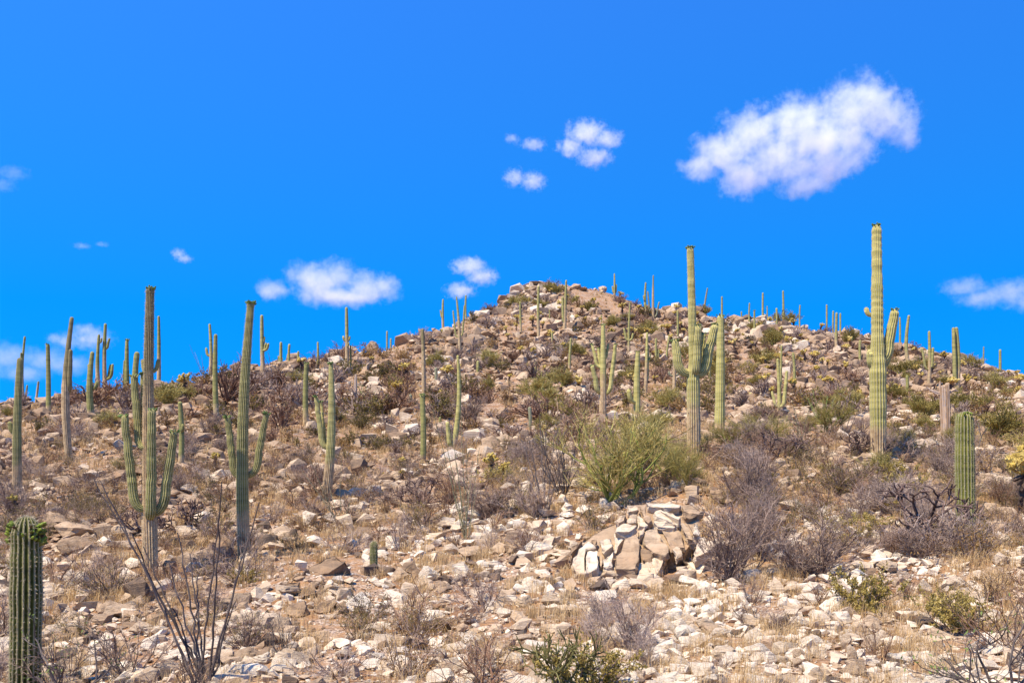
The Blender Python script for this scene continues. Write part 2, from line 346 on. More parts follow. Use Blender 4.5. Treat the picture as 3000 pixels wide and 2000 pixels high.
# ------------------------------------------------------------------ the hillside
def build_ground():
    s_in = np.linspace(-0.56, 0.56, 440)
    s_out = 0.56 * np.exp(np.linspace(0.06, math.log(60), 46))
    s = np.concatenate([-s_out[::-1], s_in, s_out])
    y = np.concatenate([-np.exp(np.linspace(math.log(400), math.log(3), 24)), np.linspace(-2, 6, 14), np.exp(np.linspace(math.log(6.3), math.log(170), 400)), np.exp(np.linspace(math.log(176), math.log(15000), 46))])
    S, Y = np.meshgrid(s, y)
    X = S * np.maximum(np.abs(Y), 8)
    Z = H(X, Y)
    V = np.stack([X, Y, Z], -1).reshape(-1, 3)
    nx = len(s); i = np.arange(len(y) - 1)[:, None] * nx + np.arange(nx - 1)[None, :]
    Q = np.stack([i, i + 1, i + nx + 1, i + nx], -1).reshape(-1, 4)
    o = link('ground', mesh_np('ground', V, Q, 'ground', smooth=True))
    tag(o, 'sandy tan desert hillside rising to a rocky summit', 'hillside', kind='structure')
build_ground()

# ------------------------------------------------------------------ rocks
def hull(seed, npts, flat, bevel=0.0):
    r = random.Random(seed); bm = bmesh.new()
    pts = []
    sx, sy = r.uniform(0.8, 1.25), r.uniform(0.65, 1.0)
    for _ in range(npts):
        v = Vector((r.gauss(0, 1), r.gauss(0, 1), r.gauss(0, 1))).normalized()
        p = 2.8
        k = (abs(v.x) ** p + abs(v.y) ** p + abs(v.z) ** p) ** (1 / p)      # boxy rather than round
        v = v / k * r.uniform(0.82, 1.0)
        pts.append(bm.verts.new((v.x * sx, v.y * sy, v.z * flat)))
    res = bmesh.ops.convex_hull(bm, input=pts)
    bmesh.ops.delete(bm, geom=list({g for g in list(res['geom_interior']) + list(res['geom_unused']) if isinstance(g, bmesh.types.BMVert)}), context='VERTS')
    bmesh.ops.dissolve_limit(bm, angle_limit=math.radians(9), verts=bm.verts, edges=bm.edges)
    if bevel:
        bmesh.ops.bevel(bm, geom=list(bm.edges), offset=bevel, segments=1, affect='EDGES', clamp_overlap=True)
    bmesh.ops.triangulate(bm, faces=bm.faces)
    if bevel:                                   # broken, weathered faces
        from mathutils import noise as mn
        bmesh.ops.subdivide_edges(bm, edges=bm.edges, cuts=2, use_grid_fill=True)
        bmesh.ops.triangulate(bm, faces=bm.faces); bm.normal_update()
        for v in bm.verts:
            c = v.co * 2.3 + Vector((seed * 3.1, seed, 0))
            lay = abs((v.co.z * 5.0 + 0.8 * mn.noise(c * 0.7)) % 1.0 - 0.5)
            v.co += v.normal * (0.07 * mn.noise(c) + 0.05 * mn.noise(c * 2.7) - 0.14 * lay * flat) * (0.35 if seed >= 500 else 1)
    bm.verts.index_update()
    V = np.array([v.co for v in bm.verts]); Fc = np.array([[v.index for v in f.verts] for f in bm.faces]); bm.free()
    return V, Fc
STONES = [hull(100 + i, 11 + i % 4, 0.38 + 0.05 * (i % 7)) for i in range(18)]
BOULD = [hull(300 + i, 15 + i % 5, 0.40 + 0.06 * (i % 7), 0.05) for i in range(16)]
BOULD_ME = [mesh_np('boulder', v, f, 'rock_o') for v, f in BOULD]
SLAB = [hull(500 + i, 13 + i % 4, 0.22 + 0.05 * (i % 3), 0.03) for i in range(8)]
SLAB_ME = [mesh_np('slab', v, f, 'rock_o') for v, f in SLAB]

def place_rock(name, me, px, row, w, tone, h=None, rz=None, tilt=(0, 0), sink=0.25, parent=None, thick=None):
    x, y, z = ground_at(px, row)
    s = w * y / F * 0.5
    sz = s if h is None else h * y / F * 0.5 / 0.45
    o = link(name, me, parent)
    o.scale = (s, s * (thick or 1.0), sz)
    o.rotation_euler = Euler((tilt[0], tilt[1], random.uniform(0, 6.28) if rz is None else rz))
    o.location = (x, y + s * 0.3, z + sz * (0.45 - sink))
    o.color = (tone, tone, tone, 1)
    return o

# broken slabs: an outline of one broken face, laid on a plane that leans back on the hill, with real thickness behind it
def slab_mesh(pts, lean, thick, seed, turn=0.0, lift=0.0, on=None, shrink=0.90):
    from mathutils import noise as mn
    px = np.array(pts, float); c = px.mean(0)
    x, y, z = ground_at(c[0], px[:, 1].max() - 0.12 * np.ptp(px[:, 1]))
    n = Matrix.Rotation(turn, 3, 'Z') @ Vector((0, -math.sin(lean), math.cos(lean)))
    P0 = Vector((x, y, z + lift)); front = []
    rays = [Vector(((a - CX) / F, 1.0, (CY - b) / F)) for a, b in px]
    if on:                                       # rests on the sloping face of a larger mass
        rc = Vector(((c[0] - CX) / F, 1.0, (CY - c[1]) / F)); P0 = rc * (on[0].dot(on[1]) / rc.dot(on[1])) + on[1] * lift
        n = (Matrix.Rotation(turn, 3, 'Z') @ Matrix.Rotation(lean, 3, 'X') @ on[1]).normalized()
    front = [r * (P0.dot(n) / r.dot(n)) for r in rays]
    o = sum(front, Vector()) / len(front)
    t = thick * math.sqrt(max((v - o).length for v in front))
    bm = bmesh.new()
    fv = [bm.verts.new((v - o) * shrink) for v in front]
    bv = [bm.verts.new((v - o) * 0.98 - n * t) for v in front]
    bm.faces.new(fv); bm.faces.new(bv[::-1]); k = len(fv)
    for q in range(k): bm.faces.new((fv[q], bv[q], bv[(q + 1) % k], fv[(q + 1) % k]))
    bmesh.ops.recalc_face_normals(bm, faces=bm.faces)
    bmesh.ops.bevel(bm, geom=list(bm.edges), offset=0.010, segments=1, affect='EDGES', clamp_overlap=True)
    bmesh.ops.triangulate(bm, faces=bm.faces)
    long_e = [e for e in bm.edges if e.calc_length() > 0.16]
    bmesh.ops.subdivide_edges(bm, edges=long_e, cuts=2, use_grid_fill=True)
    bmesh.ops.triangulate(bm, faces=bm.faces); bm.normal_update()
    for v in bm.verts:
        q = v.co * 3.1 + Vector((seed * 5.3, seed, 0))
        ledge = (v.co.dot(n) * 9 + 1.2 * mn.noise(q * 0.8)) % 1.0
        v.co += v.normal * (0.065 * mn.noise(q) + 0.045 * mn.noise(q * 3.3) - 0.035 * ledge)
    me = bpy.data.meshes.new('slab'); bm.to_mesh(me); bm.free(); me.materials.append(M['rock_o'])
    return me, o
def zpts(x0, y0, k, pts): return [(x0 + a / k, y0 + b / k) for a, b in pts]
outcrop = empty('rock_outcrop', ground_at(1850, 1640)); tag(outcrop, 'fractured pale outcrop of stacked leaning slabs below the large palo verde', 'rock outcrop')
_base = Vector(outcrop.location)
OUT = [
 (0.50, [(690, 805), (685, 700), (770, 590), (840, 555), (862, 600), (860, 720), (835, 805)]),
 (0.60, [(883, 600), (900, 530), (985, 515), (1030, 590), (1065, 690), (1040, 715), (960, 690), (890, 640)]),
 (0.50, [(1000, 515), (1140, 510), (1180, 655), (1110, 650), (1075, 690), (1035, 580)]),
 (0.78, [(832, 860), (850, 760), (940, 720), (1020, 710), (1030, 740), (985, 840), (880, 890)]),
 (0.86, [(690, 560), (770, 548), (805, 560), (765, 590), (690, 695)]),
 (0.90, [(500, 660), (585, 665), (590, 790), (520, 830), (490, 830)]),
 (0.82, [(400, 760), (450, 660), (520, 600), (578, 650), (500, 662), (490, 840), (420, 830)]),
 (0.36, [(370, 690), (400, 640), (440, 605), (480, 600), (420, 680), (400, 725)]),
 (0.80, [(590, 600), (670, 575), (680, 640), (625, 690), (592, 640)]), (0.48, [(525, 590), (575, 585), (580, 645), (540, 630)]),
 (0.88, [(610, 730), (650, 700), (685, 670), (682, 780), (640, 800), (612, 790)]), (0.34, [(865, 660), (890, 640), (960, 690), (950, 720), (880, 745), (862, 720)]),
 (0.72, [(775, 470), (815, 430), (850, 420), (845, 485), (780, 490)]), (0.84, [(850, 430), (900, 470), (925, 500), (900, 515), (845, 500)]),
 (0.70, [(695, 465), (740, 415), (778, 412), (765, 470), (720, 490)]), (0.74, [(780, 370), (830, 358), (858, 370), (850, 400), (780, 415)]),
 (0.55, [(860, 370), (905, 362), (900, 400), (945, 470), (925, 490), (895, 460), (870, 410)]), (0.82, [(700, 510), (760, 490), (850, 500), (800, 545), (690, 550)]),
 (0.85, [(960, 400), (1000, 385), (1120, 470), (1130, 500), (1080, 480), (970, 440)]), (0.80, [(955, 450), (1080, 490), (1120, 505), (1100, 522), (980, 512), (950, 480)]),
 (0.84, [(895, 350), (1010, 330), (1100, 340), (1150, 360), (1140, 385), (1020, 385), (910, 375)]), (0.52, [(1140, 365), (1280, 370), (1300, 400), (1260, 430), (1200, 425), (1150, 400)]),
 (0.34, [(1160, 405), (1260, 435), (1210, 465), (1170, 450)]), (0.62, [(1140, 470), (1190, 520), (1250, 615), (1180, 590), (1150, 530)]),
 (0.92, [(1235, 475), (1290, 530), (1270, 575), (1230, 560)]), (0.82, [(1210, 690), (1260, 610), (1340, 590), (1420, 600), (1340, 680), (1240, 720)]),
 (0.72, [(865, 520), (900, 510), (885, 560), (862, 570)]), (0.70, [(1085, 660), (1110, 640), (1170, 690), (1110, 710)]),
 (0.80, [(990, 400), (1060, 400), (1140, 450), (1130, 470)]), (0.62, [(590, 690), (612, 700), (610, 780), (592, 790)]),
]
_f = ground_at(1850, 1688); FACE = (Vector((_f[0], _f[1], _f[2] + 0.05)), Vector((0, -math.sin(math.radians(34)), math.cos(math.radians(34)))))
_core = zpts(1500, 1320, 2.305, [(410, 830), (385, 700), (480, 610), (690, 470), (785, 375), (1010, 345), (1280, 385), (1235, 590), (1170, 680), (1030, 715), (980, 840), (830, 870), (690, 800), (500, 825)])
me, o_ = slab_mesh(_core, 0.0, 0.75, 99, 0.0, 0.0, FACE, 1.0); so = link('bedrock_mass', me, outcrop); so.location = o_ - _base; so.color = (0.56, 0.56, 0.56, 1)
for q, (tone, pts) in enumerate(OUT):
    P = zpts(1500, 1320, 2.305, pts); hgt_ = max(p[1] for p in P) - min(p[1] for p in P)
    me, o_ = slab_mesh(P, random.uniform(-0.14, 0.16), 0.42, q, random.uniform(-0.22, 0.22), random.uniform(0.10, 0.26), FACE, 0.93)
    so = link('slab', me, outcrop); so.location = o_ - _base; tone = max(0.2, tone + 0.03); so.color = (tone, tone, tone, 1)
HERO = [   # traced at the same scale from the left half: tone, outline, lean, label
 (0.36, [(318, 790), (470, 710), (540, 690), (635, 730), (600, 760), (490, 830), (410, 855), (335, 840)], 40, 'large layered grey slab boulder overhanging a dark hollow'),
 (0.36, [(175, 940), (190, 890), (240, 870), (305, 880), (290, 920), (215, 1005), (190, 1000)], 45, 'brown boulder at the left mouth of the dark hollow'),
 (0.42, [(345, 900), (400, 860), (470, 870), (430, 900), (370, 950)], 45, 'brown boulder under the overhanging grey slab'),
 (0.34, [(405, 960), (430, 890), (470, 895), (460, 950), (420, 995)], 60, 'upright grey stone in front of the dark hollow'),
 (0.34, [(470, 940), (510, 890), (545, 920), (520, 950), (480, 970)], 60, 'small grey stone right of the upright grey stone'),
 (0.50, [(225, 860), (250, 820), (310, 815), (325, 850), (270, 875)], 45, 'tan stone left of the overhanging grey slab'),
 (0.44, [(190, 1050), (330, 1010), (350, 1045), (330, 1110), (250, 1130), (190, 1100)], 40, 'layered tan ledge below the dark hollow'),
 (0.44, [(370, 1070), (430, 1030), (540, 990), (560, 1010), (500, 1090), (420, 1100)], 40, 'layered ledge left of the olive shrub in the middle foreground'),
 (0.50, [(505, 1100), (540, 1030), (600, 1010), (620, 1060), (560, 1110)], 50, 'grey wedge rock under the olive shrub in the middle foreground'),
 (0.14, [(20, 655), (70, 570), (110, 555), (150, 570), (110, 640), (50, 670)], 55, 'dark slate blue boulder right of the two-armed saguaro'),
 (0.18, [(175, 600), (210, 535), (270, 530), (265, 560), (200, 610)], 55, 'dark slate boulder with brown side, right of the slate blue one'),
 (0.38, [(130, 600), (150, 570), (185, 565), (180, 610), (140, 640)], 60, 'brown stone wedged between the two dark slate boulders'),
 (0.62, [(20, 730), (60, 680), (140, 690), (150, 720), (90, 745)], 40, 'long low pale rock below the slate blue boulder'),
 (0.64, [(870, 880), (940, 790), (965, 775), (1050, 830), (1000, 850), (930, 890)], 48, 'wedge shaped pale boulder right of the short green barrel-like saguaro'),
 (0.38, [(970, 790), (1000, 755), (1060, 755), (1110, 800), (1125, 850), (1060, 865), (1045, 830)], 52, 'rounded grey boulder beside the pale wedge boulder'),
 (0.68, [(1075, 680), (1120, 640), (1200, 615), (1215, 650), (1130, 690)], 42, 'tilted tan slab above the rounded grey boulder'),
 (0.52, [(1090, 730), (1130, 692), (1210, 680), (1180, 740)], 40, 'flat slab leaning on the tilted tan slab'),
 (0.64, [(1150, 830), (1170, 780), (1240, 770), (1270, 790), (1200, 850), (1165, 870)], 48, 'grooved pale boulder left of centre in the rubble band'),
 (0.66, [(1280, 770), (1340, 750), (1400, 790), (1380, 830), (1300, 820)], 42, 'pale boulder right of the grooved one'),
 (0.52, [(1190, 930), (1210, 880), (1290, 865), (1310, 930), (1240, 970)], 45, 'brownish boulder below the grooved pale one'),
 (0.16, [(1560, 830), (1620, 780), (1670, 775), (1660, 850), (1625, 890)], 52, 'dark blue grey angular boulder left of the split outcrop'),
 (0.56, [(1650, 920), (1690, 860), (1740, 840), (1750, 900), (1729, 940)], 55, 'upright tan boulder right of the dark angular one'),
 (0.80, [(1480, 1010), (1500, 955), (1560, 955), (1600, 1010), (1590, 1050), (1540, 1010)], 50, 'cream boulder with a split face above the dry tuft'),
 (0.66, [(1590, 1040), (1640, 960), (1690, 970), (1680, 1050), (1640, 1100)], 55, 'tan upright boulder beside the split cream boulder'),
 (0.76, [(1310, 430), (1360, 400), (1480, 400), (1560, 395), (1530, 450), (1360, 470)], 40, 'large pale boulder behind the upright ocotillo'),
 (0.82, [(1540, 460), (1600, 420), (1660, 410), (1620, 510), (1580, 505)], 50, 'pale jagged boulder right of the upright ocotillo'),
 (0.76, [(1490, 620), (1510, 570), (1570, 550), (1620, 580), (1600, 640), (1530, 640)], 48, 'blocky pale boulder below the pale jagged one'),
 (0.92, [(1060, 1110), (1100, 1060), (1200, 1010), (1215, 1060), (1130, 1130)], 42, 'white sloping boulder in the rubble left of the dead grey bush'),
 (0.84, [(1440, 1400), (1570, 1370), (1600, 1400), (1500, 1430)], 35, 'flat pale rock near the bottom edge left of the pencil cholla'),
 (0.92, [(1440, 1500), (1480, 1450), (1560, 1445), (1590, 1490), (1520, 1530)], 42, 'white cracked rock at the bottom edge left of the pencil cholla'),
 (0.60, [(1390, 1280), (1430, 1230), (1500, 1215), (1520, 1270), (1460, 1320)], 42, 'half buried grey boulder right of the lower middle rubble'),
 (0.62, [(910, 1290), (950, 1250), (1040, 1250), (1060, 1310), (960, 1330)], 38, 'half buried grey boulder in the lower middle rubble'),
 (0.80, [(230, 1330), (280, 1260), (400, 1230), (420, 1290), (330, 1350)], 38, 'pale boulder right of the small forked twig plant'),
 (0.46, [(770, 470), (830, 425), (890, 415), (890, 450), (800, 490)], 42, 'brown slab below the tangled cane cholla left of the upright ocotillo'),
 (0.40, [(890, 450), (910, 425), (950, 425), (945, 460), (905, 470)], 50, 'small brown boulder right of the brown slab by the cane cholla'),
 (0.44, [(990, 460), (1020, 440), (1080, 445), (1075, 475), (1020, 490)], 45, 'brown boulder at the foot of the tangled cane cholla'),
]
for q, (tone, pts, lean, lab) in enumerate(HERO):
    me, o_ = slab_mesh(zpts(750, 1320, 2.305, pts), math.radians(lean), 0.75, 50 + q, random.uniform(-0.3, 0.3), 0.14)
    me.name = 'boulder'; ho = link('boulder', me, None, o_); ho.color = (tone, tone, tone, 1); tag(ho, lab, 'boulder', 'boulders on the hillside')
for q, (tone, pts, lean, lab) in enumerate([   # and right of the outcrop's left foot
 (0.90, [(30, 790), (110, 745), (180, 770), (160, 800), (60, 830)], 45, 'white flat topped boulder left of the leaning slabs'),
 (0.82, [(30, 850), (140, 820), (140, 870), (90, 905), (40, 880)], 50, 'yellowish lichen stained stone left of the outcrop'),
 (0.84, [(190, 860), (240, 850), (290, 950), (200, 950)], 50, 'pale stone below the lichen stained one'),
 (0.90, [(20, 1010), (180, 985), (170, 1000), (60, 1040)], 35, 'flat white stone in the rubble below the outcrop'),
 (0.84, [(185, 620), (240, 550), (300, 570), (260, 650), (200, 690)], 48, 'pale cracked boulder behind the twig bush left of the outcrop'),
 (0.80, [(265, 640), (300, 615), (330, 650), (320, 690), (275, 680)], 48, 'round pale stone right of the pale cracked boulder'),
 (0.56, [(1155, 1160), (1190, 1115), (1290, 1120), (1310, 1170), (1260, 1210), (1190, 1200)], 48, 'grey blocky rock on the bare sand patch'),
 (0.88, [(1210, 1090), (1310, 1035), (1390, 1070), (1360, 1110), (1290, 1105)], 42, 'white jagged rock behind the grey blocky rock'),
 (0.92, [(1035, 1000), (1075, 965), (1110, 1000), (1090, 1030)], 45, 'small white stone left of the bare sand patch'),
 (0.46, [(1250, 910), (1300, 860), (1340, 870), (1330, 915), (1290, 930)], 48, 'grey boulder at the foot of the tall twiggy bush'),
 (0.84, [(1630, 870), (1680, 810), (1740, 830), (1720, 890), (1660, 915)], 48, 'pale boulder between the two big grey bushes'),
 (0.96, [(1110, 1470), (1140, 1435), (1200, 1440), (1205, 1490), (1150, 1510)], 48, 'white round rock near the bottom edge by the cane stems')]):
    me, o_ = slab_mesh(zpts(1500, 1320, 2.305, pts), math.radians(lean), 0.62, 150 + q, random.uniform(-0.3, 0.3), 0.04)
    me.name = 'boulder'; ho = link('boulder', me, None, o_); ho.color = (tone, tone, tone, 1); tag(ho, lab, 'boulder', 'boulders on the hillside')

# single boulders that stand out: column, bottom row, width, height, tone, variant, label
BOULDERS = [
 (215, 1580, 190, 70, 0.58, 0, 'broad sloping tan boulder behind the fruiting saguaro in the lower corner'),
 (165, 1540, 110, 48, 0.55, 1, 'low tan boulder touching the far edge of the broad sloping one'),
 (225, 1625, 120, 62, 0.48, 2, 'grey rounded boulder below the broad sloping tan boulder'),
 (395, 1765, 90, 78, 0.24, 3, 'dark grey boulder at the foot of the many-armed saguaro'),
 (340, 1810, 130, 40, 0.62, 4, 'flat tan slab in front of the dark grey boulder by the many-armed saguaro'),
 (490, 1690, 60, 48, 0.40, 5, 'brown boulder just beside the base of the many-armed saguaro'),
 (655, 1640, 74, 70, 0.38, 6, 'tall brown boulder just left of the two-armed saguaro base'),
 (605, 1668, 62, 44, 0.40, 7, 'squat boulder at the left end of the row beside the two-armed saguaro'),
 (650, 1682, 80, 44, 0.44, 8, 'blocky boulder in front of the row beside the two-armed saguaro'),
 (610, 1690, 44, 40, 0.30, 9, 'small dark boulder under the row beside the two-armed saguaro'),
 (2520, 1870, 110, 44, 0.42, 14, 'long grey slab propped over a small hollow'),
 (2480, 1905, 56, 66, 0.74, 15, 'leaning pale slab below the propped grey slab'),
 (2500, 1935, 56, 60, 0.74, 0, 'second leaning pale slab against the first'),
 (2560, 1890, 80, 40, 0.76, 1, 'blocky pale rock right of the propped grey slab'),
 (2672, 1825, 62, 32, 0.52, 2, 'rounded grey boulder under the yellow-leaved shrub'),
 (2640, 1720, 62, 34, 0.70, 3, 'tan flat boulder right of the yellow-leaved shrub'),
 (2710, 1745, 60, 46, 0.80, 4, 'white boulder right of the tan flat boulder'),
 (2800, 1735, 84, 42, 0.80, 5, 'broad white boulder in the sandy gap by the green-leaved branches'),
 (2520, 1975, 54, 40, 0.60, 6, 'grey boulder at the bottom edge right of centre'),
 (2340, 1955, 40, 38, 0.66, 7, 'blunt tan stone near the bottom edge'),
 (2292, 1945, 58, 30, 0.82, 8, 'long pale stone left of the blunt tan stone'),
 (2390, 1990, 44, 44, 0.92, 9, 'pale pyramid stone cut by the bottom edge'),
 (2862, 1815, 66, 28, 0.86, 10, 'low white stone among the thin green-leaved branches'),
 (2940, 1440, 70, 54, 0.80, 11, 'white boulder with dark foot near the spiny cholla at the edge'),
 (2960, 1520, 90, 34, 0.66, 12, 'long boulder below the spiny cholla at the edge'),
 (2302, 1430, 56, 34, 0.72, 13, 'pale round boulder behind the big grey bush'),
 (2530, 1375, 44, 32, 0.66, 14, 'pinkish boulder left of the stout saguaro base'),
 (1650, 1995, 70, 40, 0.74, 15, 'pale rock behind the green pencil cholla'),
 (1190, 1975, 70, 34, 0.80, 0, 'pale flat rock near the bottom edge left of the pencil cholla'),
 (1345, 1970, 40, 32, 0.86, 3, 'small white rock beside the cracked one at the bottom edge'),
 (690, 1070, 50, 34, 0.36, 8, 'dark topped boulder on the left ridge line'),
 (1090, 1010, 60, 44, 0.48, 9, 'stacked rock knob on the ridge left of the summit'),
 (1765, 842, 46, 20, 0.66, 10, 'pale summit ledge at the right end of the hilltop'),
 (1600, 850, 50, 20, 0.62, 11, 'pale summit ledge at the middle of the hilltop'),
 (1690, 848, 44, 18, 0.60, 12, 'rounded summit rock on the hilltop'),
 (1175, 1085, 30, 26, 0.30, 13, 'dark boulder on the slope below the ridge knob'),
 (920, 1095, 26, 22, 0.22, 14, 'dark round boulder below the left ridge'),
]
for (px, row, w, hh, tone, v, lab) in BOULDERS:
    o = place_rock('boulder', BOULD_ME[v % 16], px, row, w, tone, hh, tilt=(random.uniform(-0.2, 0.2), random.uniform(-0.25, 0.25)), sink=0.12)
    tag(o, lab, 'boulder', 'boulders on the hillside')

# ------------------------------------------------------------------ what labels can point at: (column, row, phrase)
ANCHORS = [
 (75, 1900, 'fruiting saguaro at the lower corner'), (443, 1640, 'many-armed saguaro'), (716, 1600, 'leaning two-armed saguaro'),
 (953, 1440, 'one-armed saguaro left of centre'), (1240, 1340, 'flower-topped saguaro near the centre'), (1324, 1310, 'leaning saguaro with a grey pup'),
 (1096, 1660, 'short barrel-like saguaro'), (1850, 1600, 'split slab outcrop'), (1790, 1420, 'large palo verde'), (2030, 1320, 'candelabra saguaro'),
 (2108, 1270, 'thick crowned saguaro'), (2573, 1330, 'stout tall saguaro'), (2828, 1540, 'bristly saguaro at the right'), (2770, 1280, 'dead saguaro skeleton'),
 (2690, 1560, 'big cane cholla'), (1650, 1960, 'green pencil cholla'), (204, 1340, 'char-based saguaro'), (52, 1460, 'stubby-armed saguaro at the left edge'),
 (636, 1240, 'straight armless saguaro on the left slope'), (897, 1245, 'flower-topped saguaro on the left slope'), (1017, 1090, 'tall ridge saguaro with tiny arms'),
 (1347, 1035, 'trident saguaro'), (1578, 990, 'dark-topped saguaro below the summit'), (1654, 970, 'twin saguaro below the summit'), (1765, 1220, 'many-armed green saguaro behind the palo verde'),
 (1843, 1050, 'slim three-armed saguaro on the slope'), (1914, 934, 'pale three-pronged ridge saguaro'), (2450, 1020, 'pale pillar saguaro on the right slope'), (2721, 1125, 'fork-armed saguaro on the right'),
 (2804, 1145, 'double-columned saguaro at the right'), (2930, 1105, 'lone saguaro at the right edge'), (2323, 1150, 'slim saguaro cluster right of centre'), (1974, 1155, 'anchor-armed saguaro'),
 (1690, 850, 'summit'), (1366, 1580, 'upright ocotillo'), (1040, 1190, 'dead pale stump'), (2400, 1700, 'big grey bush on the right'), (1820, 1850, 'dead grey bush in front'),
 (2530, 1740, 'yellow-leaved shrub'), (955, 1690, 'overhanging grey slab'), (215, 1580, 'broad sloping tan boulder'), (2295, 930, 'right shoulder of the hill'), (2210, 975, 'short ridge saguaros'),
 (600, 1960, 'tall ocotillo in front'), (1270, 1800, 'white rubble'), (2060, 1850, 'bare sand patch'), (2900, 1900, 'green-leaved branches'), (820, 1060, 'small saguaro trio on the left ridge'),
]
ORD = ['', 'second ', 'third ', 'fourth ', 'fifth ', 'sixth ', 'seventh ', 'eighth ', 'ninth ', 'tenth ', 'eleventh ', 'twelfth ', 'thirteenth ', 'fourteenth ', 'fifteenth ', 'sixteenth ', 'seventeenth ']
_pending = []
def later_label(o, desc, cat, group, px, row): _pending.append((o, desc, cat, group, px, row))
def finish_labels():
    buckets = {}
    for (o, desc, cat, group, px, row) in _pending:
        best = min(ANCHORS, key=lambda a: (a[0] - px) ** 2 + (2.2 * (a[1] - row)) ** 2)
        dx, dy = px - best[0], 2.2 * (row - best[1])
        rel = ('left of' if dx < 0 else 'right of') if abs(dx) > abs(dy) else ('below' if dy > 0 else 'uphill of')
        buckets.setdefault((desc, rel, best[2]), []).append((dx * dx + dy * dy, o, cat, group))
    for (desc, rel, ph), lst in buckets.items():
        lst.sort(key=lambda t: t[0])
        for k, (_, o, cat, group) in enumerate(lst):
            tag(o, (('nearest ' if k == 0 and len(lst) > 1 else ORD[k]) if k < len(ORD) else 'farther ') + desc + ' ' + rel + ' the ' + ph, cat, group)

# ------------------------------------------------------------------ scattered stones
def scatter(n, seed, top_margin=0, dens=None):
    """picture-uniform places on the hillside, thinned by dens(column, row): rows of (column, row, three random numbers)"""
    r = np.random.default_rng(seed); out = []; have = 0
    while have < n:
        a = np.stack([r.uniform(-280, 3280, 20000), r.uniform(820, 2080, 20000), r.uniform(size=20000), r.uniform(size=20000), r.uniform(size=20000)], -1)
        a = a[a[:, 1] > skyline(a[:, 0]) + top_margin]
        if dens is not None: a = a[r.uniform(size=len(a)) < dens(a[:, 0], a[:, 1])]
        out.append(a); have += len(a)
    return np.concatenate(out)[:n]
def stone_px(row, u):
    base = np.interp(row, [830, 1100, 1300, 1600, 2000], [14, 15.5, 17, 21, 28])
    return base * (0.36 + 1.15 * u ** 2.3 + 2.5 * u ** 14)
def stone_density(px, row):
    v = 0.55 + 1.0 * vnoise(px / 190.0, row / 80.0, 11) + 0.6 * vnoise(px / 60.0, row / 30.0, 12)
    v = v + 0.30 * (row > 1450)
    return v * np.where((px > 1670) & (px < 2070) & (row > 1450) & (row < 1710), 0.7, 1.0) * np.where((px > 830) & (px < 1060) & (row > 1610) & (row < 1810), 0.5, 1.0)
